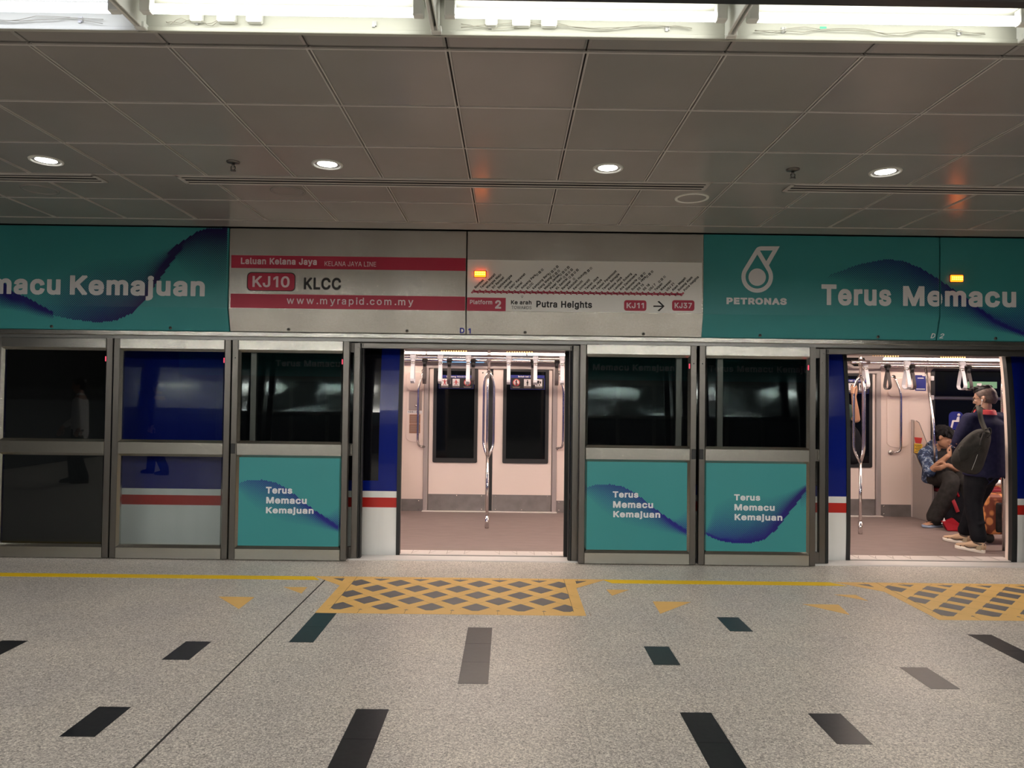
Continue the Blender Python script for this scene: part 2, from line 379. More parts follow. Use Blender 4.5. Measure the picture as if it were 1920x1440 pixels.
def letters(mb, s, x0, x1, z0, z1, y, bold=0.02, spacing=1.0, keep=None, mi=0, rot=0.0, shear=0.0, facing=-1):
    """flat lettering filling x0..x1, z0..z1 on the plane Y = y, read from the platform side.
    keep: a letter string whose box gives the cap height (z0..z1), for words with tails"""
    me = text_mesh(s, bold, spacing, shear)
    if not me.vertices:
        bpy.data.meshes.remove(me); return mb
    xs = [v.co.x for v in me.vertices]; ys = [v.co.y for v in me.vertices]
    ref = ys
    if keep:
        k = text_mesh(keep, bold); ref = [v.co.y for v in k.vertices]; bpy.data.meshes.remove(k)
    a, b = min(xs), max(xs); c, d = min(ref), max(ref)
    sz = (z1 - z0) / (d - c)
    sx = (x1 - x0) / (b - a) if x1 is not None else sz
    for v in me.vertices:
        X = (v.co.x - a) * sx; Z = (v.co.y - c) * sz
        if rot:
            X, Z = X * math.cos(rot) - Z * math.sin(rot), X * math.sin(rot) + Z * math.cos(rot)
        v.co = Vector((x0 + X, y - v.co.z, z0 + Z)) if facing < 0 else Vector((x0 - X, y + v.co.z, z0 + Z))
    mb.add_mesh(me, mi=mi)
    bpy.data.meshes.remove(me)
    return mb


# ------------------------------------------------------------------ materials
M = {}


def mat(name, base=(.8, .8, .8), rough=.5, metal=0.0, spec=.5, emit=None, estr=0.0, coat=0.0, fn=None):
    m = bpy.data.materials.new(name)
    m.use_nodes = True
    nt = m.node_tree
    b = nt.nodes['Principled BSDF']
    b.inputs['Base Color'].default_value = (*base, 1)
    b.inputs['Roughness'].default_value = rough
    b.inputs['Metallic'].default_value = metal
    b.inputs['Specular IOR Level'].default_value = spec
    b.inputs['Coat Weight'].default_value = coat
    if emit:
        b.inputs['Emission Color'].default_value = (*emit, 1)
        b.inputs['Emission Strength'].default_value = estr
    if fn: fn(nt, b)
    M[name] = m
    return m


def N(nt, t, **kw):
    n = nt.nodes.new(t)
    for k, v in kw.items():
        if k.startswith('i_'):
            key = k[2:]
            n.inputs[int(key) if key.isdigit() else key.replace('_', ' ')].default_value = v
        else:
            setattr(n, k, v)
    return n


def pos(nt, scale=(1, 1, 1)):
    g = N(nt, 'ShaderNodeNewGeometry')
    mp = N(nt, 'ShaderNodeMapping')
    mp.inputs['Scale'].default_value = scale
    nt.links.new(g.outputs['Position'], mp.inputs['Vector'])
    return mp.outputs['Vector']


def ramp(nt, fac, stops):
    r = N(nt, 'ShaderNodeValToRGB')
    e = r.color_ramp.elements
    while len(e) < len(stops): e.new(.5)
    for k, (p, c) in zip(e, stops):
        k.position = p; k.color = (*c, 1)
    nt.links.new(fac, r.inputs[0])
    return r.outputs[0]


def noise(nt, scale, detail=2.0, vec=None, rough=.5):
    n = N(nt, 'ShaderNodeTexNoise')
    n.inputs['Scale'].default_value = scale; n.inputs['Detail'].default_value = detail; n.inputs['Roughness'].default_value = rough
    nt.links.new(vec if vec is not None else pos(nt), n.inputs['Vector'])
    return n.outputs[0]


def mixc(nt, fac, a, b, mode='MIX'):
    m = N(nt, 'ShaderNodeMix', data_type='RGBA', blend_type=mode)
    for k, v in ((0, fac), (6, a), (7, b)):
        if hasattr(v, 'links') or hasattr(v, 'is_linked'): nt.links.new(v, m.inputs[k])
        elif k == 0: m.inputs[0].default_value = v
        else: m.inputs[k].default_value = (*v, 1)
    return m.outputs[2]


def mth(nt, op, a, b=0.0):
    m = N(nt, 'ShaderNodeMath', operation=op)
    for k, v in ((0, a), (1, b)):
        if hasattr(v, 'is_linked'): nt.links.new(v, m.inputs[k])
        else: m.inputs[k].default_value = v
    return m.outputs[0]


def vary(lo, hi, scale=3.0, detail=3.0, stretch=(1, 1, 1)):
    def fn(nt, b):
        c = ramp(nt, noise(nt, scale, detail, pos(nt, stretch)), [(.3, lo), (.7, hi)])
        nt.links.new(c, b.inputs['Base Color'])
    return fn


def brushed(k_z, k_x=0.0, lo=None, hi=None):
    """brushed steel: fine grain lines tilt the surface mostly across the grain"""
    def fn(nt, b):
        g = N(nt, 'ShaderNodeNewGeometry')
        w = N(nt, 'ShaderNodeTexWhiteNoise', noise_dimensions='3D')
        mp = N(nt, 'ShaderNodeMapping'); mp.inputs['Scale'].default_value = (911, 733, 1277)
        nt.links.new(g.outputs['Position'], mp.inputs['Vector'])
        nt.links.new(mp.outputs[0], w.inputs['Vector'])
        sub = N(nt, 'ShaderNodeVectorMath', operation='SUBTRACT'); sub.inputs[1].default_value = (.5, .5, .5)
        nt.links.new(w.outputs['Color'], sub.inputs[0])
        mul = N(nt, 'ShaderNodeVectorMath', operation='MULTIPLY'); mul.inputs[1].default_value = (k_x, 0, k_z)
        nt.links.new(sub.outputs[0], mul.inputs[0])
        ad = N(nt, 'ShaderNodeVectorMath', operation='ADD')
        nt.links.new(g.outputs['Normal'], ad.inputs[0]); nt.links.new(mul.outputs[0], ad.inputs[1])
        no = N(nt, 'ShaderNodeVectorMath', operation='NORMALIZE')
        nt.links.new(ad.outputs[0], no.inputs[0])
        nt.links.new(no.outputs[0], b.inputs['Normal'])
        if lo:
            nt.links.new(ramp(nt, noise(nt, 2.2, 3), [(.3, lo), (.7, hi)]), b.inputs['Base Color'])
    return fn


def emission(name, col, s):
    m = bpy.data.materials.new(name); m.use_nodes = True
    nt = m.node_tree; nt.nodes.clear()
    e = N(nt, 'ShaderNodeEmission'); e.inputs[0].default_value = (*col, 1); e.inputs[1].default_value = s
    o = N(nt, 'ShaderNodeOutputMaterial'); nt.links.new(e.outputs[0], o.inputs[0])
    M[name] = m
    return m


def glass(name, tint, ior=1.45, rough=0.0):
    """thin pane: mirror by angle, the rest passes tinted"""
    m = bpy.data.materials.new(name); m.use_nodes = True
    nt = m.node_tree; nt.nodes.clear()
    t = N(nt, 'ShaderNodeBsdfTransparent'); t.inputs[0].default_value = (*tint, 1)
    g = N(nt, 'ShaderNodeBsdfGlossy'); g.inputs['Roughness'].default_value = rough; g.inputs[0].default_value = (1, 1, 1, 1)
    ge = N(nt, 'ShaderNodeNewGeometry')
    dt = N(nt, 'ShaderNodeVectorMath', operation='DOT_PRODUCT')
    nt.links.new(ge.outputs['Normal'], dt.inputs[0]); nt.links.new(ge.outputs['Incoming'], dt.inputs[1])
    r0 = ((ior - 1) / (ior + 1)) ** 2
    c5 = mth(nt, 'POWER', mth(nt, 'SUBTRACT', 1.0, mth(nt, 'ABSOLUTE', dt.outputs['Value'])), 5.0)
    fac = mth(nt, 'ADD', mth(nt, 'MULTIPLY', c5, 1 - r0), r0)
    mx = N(nt, 'ShaderNodeMixShader')
    o = N(nt, 'ShaderNodeOutputMaterial')
    nt.links.new(fac, mx.inputs[0]); nt.links.new(t.outputs[0], mx.inputs[1]); nt.links.new(g.outputs[0], mx.inputs[2])
    nt.links.new(mx.outputs[0], o.inputs[0])
    M[name] = m
    return m


def granite(nt, b):
    v = pos(nt)
    vo = N(nt, 'ShaderNodeTexVoronoi'); vo.inputs['Scale'].default_value = 175
    nt.links.new(v, vo.inputs['Vector'])
    sp = N(nt, 'ShaderNodeSeparateColor'); nt.links.new(vo.outputs['Color'], sp.inputs[0])
    n1 = mth(nt, 'ADD', mth(nt, 'MULTIPLY', sp.outputs[0], .42), mth(nt, 'MULTIPLY', noise(nt, 60, 4, v, .7), .58))
    c = ramp(nt, n1, [(.20, (.13, .115, .105)), (.34, (.40, .365, .33)), (.50, (.60, .55, .50)), (.62, (.76, .705, .635)), (.74, (.97, .92, .84))])
    n2 = noise(nt, 1.6, 3, v)
    c = mixc(nt, 1.0, c, ramp(nt, n2, [(.3, (.86, .86, .88)), (.7, (1.0, .99, .97))]), 'MULTIPLY')
    # thin joints of the 30 x 60 slabs
    s = N(nt, 'ShaderNodeSeparateXYZ'); nt.links.new(v, s.inputs[0])
    jx = mth(nt, 'ABSOLUTE', mth(nt, 'SUBTRACT', mth(nt, 'FRACT', mth(nt, 'DIVIDE', mth(nt, 'ADD', s.outputs[0], 1.45 + 60.5), .605)), 0.0))
    jx = mth(nt, 'LESS_THAN', jx, .0045)
    jy = mth(nt, 'LESS_THAN', mth(nt, 'FRACT', mth(nt, 'DIVIDE', mth(nt, 'ADD', s.outputs[1], 29.55 - 3.057), .2955)), .008)
    j = mth(nt, 'MAXIMUM', jx, jy)
    c = mixc(nt, mth(nt, 'MULTIPLY', j, .35), c, (.10, .09, .08))
    nt.links.new(c, b.inputs['Base Color'])
    r = ramp(nt, noise(nt, 5, 4, v), [(.3, (.30, .30, .30)), (.7, (.42, .42, .42))])
    nt.links.new(r, b.inputs['Roughness'])


mat('granite', rough=.35, spec=.5, fn=granite)
mat('black_granite', (.018, .019, .022), .28, fn=vary((.012, .013, .016), (.024, .025, .028), 40, 3))
mat('joint', (.03, .028, .026), .8)
mat('yellow_tape', (.92, .60, .012), .5, spec=.25)
mat('orange_vinyl', (.82, .52, .17), .5, spec=.3, fn=vary((.79, .49, .155), (.86, .55, .185), 4, 3))
mat('grey_vinyl', (.14, .125, .13), .5, fn=vary((.12, .108, .112), (.16, .145, .15), 6, 3))
mat('seam', (.22, .11, .03), .6)


def tile_paint(nt, b):
    v = pos(nt)
    c = ramp(nt, noise(nt, .9, 4, v), [(.3, (.285, .268, .257)), (.7, (.335, .316, .304))])
    nt.links.new(c, b.inputs['Base Color'])


mat('ceiling_paint', (.3, .28, .27), .24, spec=.45, fn=tile_paint)
mat('grid_paint', (.52, .495, .475), .4)
mat('ceiling_gap', (.02, .02, .02), .9)
mat('trough_white', (.42, .42, .365), .5)
mat('trough_blue', (.55, .56, .86), .5)
mat('grey_metal', (.46, .46, .46), .45, .3)
mat('dark_beam', (.05, .05, .052), .35, .5)
mat('white_plastic', (.75, .76, .72), .5)
mat('wire_grey', (.30, .29, .24), .6)
mat('green_tape', (.10, .55, .30), .5)
emission('tube_light', (1.0, 1.0, .93), TUBE_POWER)
emission('tube_light_cool', (.82, .85, 1.0), TUBE_POWER)
emission('rear_fill_tube', (1.0, .97, .90), REAR_POWER)
emission('downlight_lens', (1.0, .98, .93), 14.0)
mat('steel', (.60, .575, .54), .22, 1.0, fn=brushed(.50, .04, (.55, .525, .495), (.65, .625, .585)))
mat('steel_rail', (.43, .42, .385), .20, 1.0, fn=brushed(.22, .10))
mat('steel_stile', (.155, .146, .135), .33, 1.0, fn=brushed(.10, .25))
mat('steel_dark', (.20, .195, .19), .35, 1.0)
mat('chrome', (.72, .68, .66), .16, 1.0)
mat('teal_vinyl', (.040, .27, .285), .38, spec=.4)
mat('white_vinyl', (.75, .75, .78), .45)
mat('pink_white', (.80, .66, .72), .45)
mat('red_vinyl', (.46, .022, .065), .42)
mat('sign_grey', (.90, .90, .88), .4)
mat('black_vinyl', (.012, .012, .014), .45)
mat('blue_vinyl', (.02, .025, .30), .45)
mat('rubber', (.012, .013, .014), .55)
mat('black_plastic', (.010, .010, .012), .4)
glass('screen_glass', (.80, .83, .83), 1.42)
emission('red_glint_glow', (1.0, .10, .16), 1.2)  # emission for the red reflections built onto the stile bevels
emission('amber_led', (1.0, .085, .004), 8.0)
emission('amber_core', (1.0, .34, .03), 14.0)


def print_mat(nt, b):
    a = N(nt, 'ShaderNodeVertexColor'); a.layer_name = 'ink'
    nt.links.new(a.outputs[0], b.inputs['Base Color'])


mat('print_ink', rough=.4, fn=print_mat)
# carriage
mat('train_blue', (.003, .012, .19), .16, spec=.3, coat=.05)
mat('train_white', (.88, .88, .86), .3, fn=vary((.84, .84, .82), (.92, .92, .90), 1.5, 3, (6, 1, .6)))
mat('train_red', (.50, .018, .012), .3)
mat('train_black', (.006, .006, .009), .08)
mat('cream_panel', (.80, .655, .59), .38)
mat('door_cream', (.80, .67, .61), .36)
mat('cabin_grey', (.36, .31, .30), .45)
mat('coving_grey', (.16, .135, .13), .5)
mat('kick_plate', (.25, .225, .22), .4, .5, fn=vary((.22, .20, .195), (.28, .255, .25), 9, 4))
mat('cabin_floor', (.22, .165, .155), .5, fn=vary((.20, .150, .142), (.24, .182, .172), 5, 4, (1, 3, 1)))
mat('cabin_ceiling', (.55, .48, .46), .4)
mat('sill_metal', (.74, .68, .66), .35, .25)
mat('platform_sill', (.74, .71, .70), .4, .15)
mat('window_black', (.004, .005, .006), .06, spec=.12)
mat('window_rubber', (.014, .013, .014), .5)
mat('strap_white', (.56, .54, .575), .5)
mat('strap_grey', (.20, .18, .175), .55)
mat('strap_black', (.012, .011, .011), .35)
mat('brown_plate', (.28, .13, .075), .45)
mat('plate_grey', (.37, .30, .275), .4, .3)
mat('sign_blue', (.012, .020, .21), .35)
mat('sign_white', (.78, .74, .74), .5)
mat('sign_red', (.62, .03, .03), .5)
mat('sticker_yellow', (.80, .52, .03), .5)
mat('seat_red', (.25, .015, .03), .6)
mat('partition_grey', (.33, .285, .265), .4)
glass('partition_glass', (.90, .86, .82), 1.45)
emission('cabin_strip', (1.0, .83, .70), TRAIN_POWER)
emission('screen_cyan', (.30, .62, 1.0), 1.3)
emission('dot_led', (1.0, .55, .18), 3.0)
emission('reflected_green', (.45, .75, .42), .5)
mat('tunnel', (.030, .032, .034), .9)
# people
mat('skin', (.46, .245, .15), .5)
mat('skin_tan', (.42, .22, .135), .5)
mat('skin_head', (.36, .20, .135), .55)
mat('hair_black', (.010, .009, .010), .6, spec=.18)
mat('hair_fade', (.085, .055, .045), .6, fn=vary((.055, .034, .030), (.11, .070, .055), 60, 3))
mat('navy_cloth', (.017, .017, .042), .75, spec=.08, fn=vary((.013, .013, .034), (.022, .021, .05), 25, 4))
mat('black_cloth', (.009, .009, .012), .8, spec=.08, fn=vary((.007, .007, .010), (.013, .013, .016), 18, 4))
mat('charcoal_cloth', (.028, .026, .026), .75, spec=.08, fn=vary((.022, .020, .020), (.036, .034, .033), 20, 4))
mat('green_cloth', (.05, .085, .075), .8, spec=.08)
mat('bag_grey', (.034, .031, .029), .6, spec=.08, fn=vary((.027, .025, .023), (.043, .039, .037), 14, 4))
mat('strap_olive', (.045, .042, .036), .7, spec=.08)
mat('red_cloth', (.24, .008, .015), .6, spec=.08)
mat('red_bright', (.34, .018, .03), .5)
mat('white_cloth', (.72, .70, .70), .7)
mat('shoe_tan', (.50, .345, .235), .7, spec=.2)
mat('shoe_pink', (.55, .36, .33), .7, spec=.2)
mat('shoe_dark', (.045, .028, .022), .6)
mat('shoe_olive', (.30, .24, .16), .6)
mat('shoe_sole', (.82, .74, .66), .5)
mat('slipper_blue', (.30, .36, .50), .6)


def floral(nt, b):
    v = N(nt, 'ShaderNodeTexVoronoi'); v.inputs['Scale'].default_value = 11
    nt.links.new(pos(nt), v.inputs['Vector'])
    c = ramp(nt, v.outputs[0], [(.16, (.30, .05, .02)), (.22, (.70, .30, .11)), (.50, (.72, .28, .09)), (.62, (.20, .045, .02))])
    nt.links.new(c, b.inputs['Base Color'])


def jacket_print(nt, b):
    n = noise(nt, 22, 3)
    g = N(nt, 'ShaderNodeNewGeometry'); s = N(nt, 'ShaderNodeSeparateXYZ'); nt.links.new(g.outputs['Position'], s.inputs[0])
    c = ramp(nt, n, [(.40, (.030, .040, .075)), (.56, (.060, .090, .17)), (.63, (.35, .42, .52)), (.68, (.04, .05, .09))])
    nt.links.new(c, b.inputs['Base Color'])


mat('floral_cloth', rough=.6, fn=floral)
mat('jacket_cloth', rough=.7, spec=.08, fn=jacket_print)
mat('tee_cloth', (.030, .028, .028), .8, spec=.08)
mat('collar_red', (.50, .045, .05), .6)
mat('phone_black', (.01, .01, .012), .2)

# ================================================================== the setting: floor, ceiling, walls
XA, XB = -9.6, 9.6
BACK = -7.9
m = MB(); m.box((XA, BACK, -.25), (XB, 6.40, 0.0))
floor = tag(m.build('floor', M['granite']), 'speckled grey granite platform floor with black inlaid slabs', 'floor', kind='structure')
# black slabs let into the granite (x0, x1, y0, y1)
INLAY = [(-1.90, -1.75, 3.945, 4.24), (-1.90, -1.75, 3.055, 3.346), (-1.293, -1.148, 4.245, 4.82), (-.698, -.546, 2.47, 3.352),
         (-.245, -.09, 3.66, 4.553), (.819, .967, 3.948, 4.24), (.819, .967, 2.47, 3.353), (1.425, 1.572, 4.535, 4.827),
         (1.424, 1.578, 3.061, 3.357), (2.185, 2.337, 3.66, 3.953), (2.935, 3.085, 3.64, 4.525), (-2.975, -2.822, 3.65, 4.22)]
for x0, x1, y0, y1 in INLAY:
    n = max(1, round((y1 - y0) / .2955))
    m = MB()
    for k in range(n):
        a = y0 + (y1 - y0) * k / n; b = y0 + (y1 - y0) * (k + 1) / n
        m.box((x0, a + (.002 if k else 0), -.01), (x1, b, .0012))
    m.build('black_slab', M['black_granite'], floor)
m = MB(); m.box((-1.458, 0.0, -.01), (-1.447, 5.70, .0010)); m.build('expansion_joint', M['joint'], floor)

# ---- markings stuck to the floor
def flat(pts, z, name, mt, parent=None):
    m = MB(); m.prism([(x, y, .0003) for x, y in pts], (0, 0, z))
    return m.build(name, mt, parent)

for x0, x1, lab, cut in ((-6.2, -1.50, 'yellow floor line left of the near boarding area', 1), (.78, 2.72, 'yellow floor line between the two orange boarding areas', 2)):
    y0, y1 = 5.685, 5.792
    pts = [(x0, y0), (x1 - (.0 if cut == 1 else .08), y0), (x1 - (.07 if cut == 1 else 0), y1), (x0, y1)] if cut == 1 else [(x0 + .06, y0), (x1, y0), (x1 - .09, y1), (x0, y1)]
    tag(flat(pts, .0014, 'safety_line', M['yellow_tape']), lab, 'floor line', 'yellow safety lines')


def clip_poly(poly, x0, x1, y0, y1):
    def cut(P, f, g):
        R = []
        for i, p in enumerate(P):
            q = P[i - 1]
            if f(p) != f(q): R.append(g(q, p))
            if f(p): R.append(p)
        return R
    def ix(c): return lambda a, b: (c, a[1] + (b[1] - a[1]) * (c - a[0]) / (b[0] - a[0]))
    def iy(c): return lambda a, b: (a[0] + (b[0] - a[0]) * (c - a[1]) / (b[1] - a[1]), c)
    for f, g in ((lambda p: p[0] >= x0, ix(x0)), (lambda p: p[0] <= x1, ix(x1)), (lambda p: p[1] >= y0, iy(y0)), (lambda p: p[1] <= y1, iy(y1))):
        if not poly: return []
        poly = cut(poly, f, g)
    return poly


def boarding_mark(cx, label):
    ox, ix_ = .918, .840
    t = thing('boarding_marking', label, 'floor marking', (cx, 5.3, 0), 'hatched boarding markings in front of the doors')
    sheet = [(cx - ox, 4.822), (cx + ox, 4.822), (cx + ox, 5.525), (cx + 1.19, 5.80), (cx - 1.19, 5.80), (cx - ox, 5.525)]
    p = .3165
    m = MB(); s = MB(); s.prism([(x, y, .0003) for x, y in sheet], (0, 0, .0010))
    for j in range(7):
        y = 5.455 + .158 * 2 - .158 * j - 0.0
        off = 0.0 if j % 2 == 0 else .158
        for k in range(-4, 5):
            x = cx - .643 + .158 * 0 + p * k + off + .643 - .0
            x = cx + (-1.02 + .39) + p * (k + 2) + off
            h = .098
            q = clip_poly([(x - h, y), (x, y - h), (x + h, y), (x, y + h)], cx - ix_, cx + ix_, 4.905, 5.738)
            if len(q) >= 3: m.prism([(a, b, .0012) for a, b in q], (0, 0, .0008))
    for sg in (-1, 1):
        q = [(cx + sg * 1.02, 5.738), (cx + sg * .93, 5.738), (cx + sg * .93, 5.655)]
        m.prism([(a, b, .0012) for a, b in q], (0, 0, .0008))
    m.build('grey_diamond', M['grey_vinyl'], t)
    for sg in (-1, 1):                       # seams between the strips of vinyl
        s.box((cx + sg * ix_ - .0015, 4.905, .0012), (cx + sg * ix_ + .0015, 5.80, .0018), mi=1)
    for k in range(-3, 4):
        for y0, y1 in ((4.822, 4.905), (5.738, 5.80)):
            s.box((cx + k * p * 1.0 - .0012, y0, .0012), (cx + k * p + .0012, y1, .0018), mi=1)
    for d in (1, -1):
        for k in range(-7, 8):
            x0 = cx - .4715 + p * k
            pts = []
            a, b = (x0 - 1.2, 5.296 - d * 1.2), (x0 + 1.2, 5.296 + d * 1.2)
            for t_ in [i / 200 for i in range(201)]:
                q = (a[0] + (b[0] - a[0]) * t_, a[1] + (b[1] - a[1]) * t_)
                if abs(q[0] - cx) <= ix_ and 4.905 <= q[1] <= 5.738: pts.append(q)
            if len(pts) > 4:
                for o_ in (.060,):
                    n_ = Vector((-d, 1, 0)).normalized() * o_
                    p0 = Vector((*pts[0], .0014)) + n_; p1 = Vector((*pts[-1], .0014)) + n_
                    w = Vector((-d, 1, 0)).normalized() * .0011
                    s.face([p0 - w, p1 - w, p1 + w, p0 + w], 1)
    s.build('orange_sheet', [M['orange_vinyl'], M['seam']], t)
    return t


boarding_mark(DOOR0 + .012, 'orange floor marking with grey diamonds in front of the empty doorway')
boarding_mark(DOOR0 + 2 * MOD + .012, 'orange floor marking with grey diamonds in front of the doorway with passengers')
TRI = [([(-2.093, 5.18), (-1.832, 5.178), (-1.835, 4.889)], 'larger orange triangle left of the near boarding marking'),
       ([(-1.709, 5.46), (-1.53, 5.462), (-1.524, 5.288)], 'smaller orange triangle left of the near boarding marking'),
       ([(.768, 5.49), (.942, 5.492), (.789, 5.326)], 'smaller orange triangle just right of the near boarding marking'),
       ([(1.064, 5.183), (1.34, 5.18), (1.056, 4.888)], 'larger orange triangle right of the near boarding marking'),
       ([(2.147, 5.158), (2.406, 5.155), (2.37, 4.913)], 'larger orange triangle left of the far boarding marking'),
       ([(2.50, 5.426), (2.662, 5.42), (2.676, 5.261)], 'smaller orange triangle beside the far boarding marking')]
for pts, lab in TRI:
    tag(flat(pts, .0014, 'queue_triangle', M['orange_vinyl']), lab, 'floor sticker', 'orange queue triangles on the floor')

# ---- ceiling of lay-in metal tiles
TX, TY, T = -.286, 6.022, .6
def tile(m, x0, x1, y0, y1, z=CEIL):
    g, c, h = .0035, .011, .006
    x0 += g; x1 -= g; y0 += g; y1 -= g
    a = [(x0, y0, z + h), (x1, y0, z + h), (x1, y1, z + h), (x0, y1, z + h)]
    b = [(x0 + c, y0 + c, z), (x1 - c, y0 + c, z), (x1 - c, y1 - c, z), (x0 + c, y1 - c, z)]
    d = [(x, y, z + .03) for x, y, _ in a]
    for i in range(4):
        k = (i + 1) % 4
        m.face([a[i], a[k], b[k], b[i]]); m.face([d[i], d[k], a[k], a[i]])
    m.face(b)

m = MB()
rows = [(TY - T * (j + 1), TY - T * j) for j in range(5)] + [(2.905, 3.014)]
for i in range(-15, 16):
    x0 = TX + T * i
    if x0 < XA - .4 or x0 + T > XB + .4: continue
    for y0, y1 in rows:
        tile(m, x0, x0 + T, y0, y1)
    for j in range(17):
        y1 = 2.45 - T * j
        if y1 - T > BACK - .5 and not any(a - .05 < y1 and y1 - T < a + .45 for a in (-1.10, -4.60)): tile(m, x0, x0 + T, y1 - T, y1)
        elif y1 - T > BACK - .5:
            for a in (-1.10, -4.60):
                if a - .05 < y1 and y1 - T < a + .45:
                    if y1 - T < a - .03: tile(m, x0, x0 + T, y1 - T, a - .012)
                    if y1 > a + .43: tile(m, x0, x0 + T, a + .41, y1)
m.box((XA, 6.030, CEIL - .006), (XB, 6.255, CEIL + .02), .004)                  # plain edge strip along the screen doors
ceiling = tag(m.build('ceiling', M['ceiling_paint']), 'grey metal tile ceiling over the platform', 'ceiling', kind='structure')
m = MB()                                   # exposed grid between the tiles
for i in range(-15, 17):
    x = TX + T * i
    if abs(x) > XB: continue
    for s in (-1, 1): m.box((x + s * .0085 - .0038, 3.02, CEIL - .0035), (x + s * .0085 + .0038, 6.03, CEIL + .004))
for j in range(1, 5):
    y = TY - T * j
    m.box((XA, y - .0065, CEIL - .003), (XB, y + .0065, CEIL + .004))
m.box((XA, TY - .004, CEIL - .003), (XB, TY + .010, CEIL + .004)).box((XA, 3.024, CEIL - .003), (XB, 3.034, CEIL + .004))
m.build('tile_grid', M['grid_paint'], ceiling)
m = MB(); m.box((XA, 2.905, CEIL + .03), (XB, 6.40, CEIL + .06)); [m.box((XA, a, CEIL + .03), (XB, b, CEIL + .06)) for a, b in ((BACK, -4.61), (-4.19, -1.11), (-.69, 2.45))]
m.build('ceiling_void', M['ceiling_gap'], ceiling)

# ---- light trough in the ceiling
def trough(yl, yn, sgn=1):  # also builds the unseen rear troughs, the added middle one among them
    """yl: lip next to the tiles, yn: near side"""
    t = MB(); t.box((XA, min(yl, yn), 3.142), (XB, max(yl, yn), 3.17))
    tag(t.build('ceiling_trough_roof', M['trough_white']), 'white roof of the recessed light trough', 'light trough', kind='structure')
    t = MB(); t.box((XA, yl, CEIL - .004), (XB, yl + sgn * .012, 3.142))
    t.box((XA, yl - sgn * .012, CEIL - .006), (XB, yl + sgn * .004, CEIL + .012), .002)
    o = t.build('ceiling_trough_side', M['trough_white'])
    tag(o, 'white side wall of the recessed light trough', 'light trough', kind='structure')
    return o

tr = trough(2.90, 2.50)
m = MB(); m.box((XA, 2.50, 2.911), (XB, 2.55, 3.17), .004)
for k in range(24): m.ball((-1.0 + k * .125, 2.548, 2.918), .004, 8)
m.build('near_edge', M['dark_beam'], tr)
m = MB()
for k in range(-60, 60):                       # short white lip strips screwed below the trough wall
    x = -.36 + k * .148
    m.box((x, 2.893, CEIL - .004), (x + .146, 2.8985, CEIL + .014), .0015)
m.build('lip_strip', M['white_plastic'], tr)
m = MB()
for k in range(-8, 9):
    for dx in (.22, .95):
        x = -.318 + 1.212 * k + dx
        if abs(x) > 9: continue
        m.box((x - .006, 2.892, CEIL + .026), (x + .006, 2.9, CEIL + .050)); m.box((x + .007, 2.890, CEIL + .03), (x + .012, 2.9, CEIL + .05))
m.build('clip', M['grey_metal'], tr)
m = MB(); m.box((1.27, 2.898, CEIL + .045), (1.297, 2.9, CEIL + .057)); m.build('green_tape', M['green_tape'], tr)
NEAR_DIV = [-.318 + 1.212 * k for k in range(-7, 8)]
for k, xd in enumerate(NEAR_DIV):
    m = MB()
    m.box((xd - .020, 2.56, CEIL - .002), (xd - .007, 2.899, 3.13), .002).box((xd + .004, 2.56, CEIL - .002), (xd + .011, 2.899, 3.13), .002)
    m.box((xd - .022, 2.86, CEIL - .006), (xd + .022, 2.898, CEIL + .02), .003)
    m.build('divider', M['white_plastic'], tr)
TUBELAB = {-3: 'outermost cool fluorescent tube at the left of the trough', -2: 'bluish fluorescent tube at the left end of the ceiling trough', -1: 'fluorescent tube with loose wiring left of the middle of the trough',
           0: 'fluorescent tube in the middle of the ceiling trough', 1: 'fluorescent tube above a scrap of green tape in the ceiling trough'}
for k in range(-7, 7):
    xa = -.318 + 1.212 * k
    cool = k <= -2
    lab = TUBELAB.get(k, 'fluorescent tube in the ceiling trough further along the platform')
    t = thing('fluorescent_light', lab, 'lamp', (xa + .606, 2.8, 2.99), 'fluorescent tubes in the ceiling trough')
    m = MB(); m.cyl((xa + .085, 2.80, 3.003), (xa + 1.125, 2.80, 3.003), .0185, 16); m.build('tube', M['tube_light_cool' if cool else 'tube_light'], t)
    m = MB()
    for x0, x1 in ((xa + .04, xa + .085), (xa + 1.125, xa + 1.17)):
        m.box((x0, 2.782, 2.985), (x1, 2.818, 3.05), .004)
    build_each(m, 'lamp_holder', M['white_plastic'], t)
    m = MB(); m.box((xa + .05, 2.775, 3.05), (xa + 1.16, 2.86, 3.14), .006); m.build('batten', M['trough_white'], t)
    m = MB()
    for dx, w in ((.20, .05), (.31, .075), (.43, .065)):
        if k in (1, -2): continue
        m.box((xa + dx, 2.868, 2.996), (xa + dx + w, 2.90, 3.045), .006)
    if k not in (1, -2): build_each(m, 'ballast', M['white_plastic'], t)
    m = MB()
    rnd = random.Random(k)
    for j in range(2):
        pts = []
        for q in range(15):
            pts.append((xa + .10 + q * (.3 if k == -1 else .068) * (1 if k != -1 else .07), 2.885 - .004 * j, 3.0 + rnd.uniform(-.008, .008) - (.010 * math.sin(q * .9 + j))))
        m.tube(pts, .0016, 6)
    m.build('wire', M['wire_grey'], t)
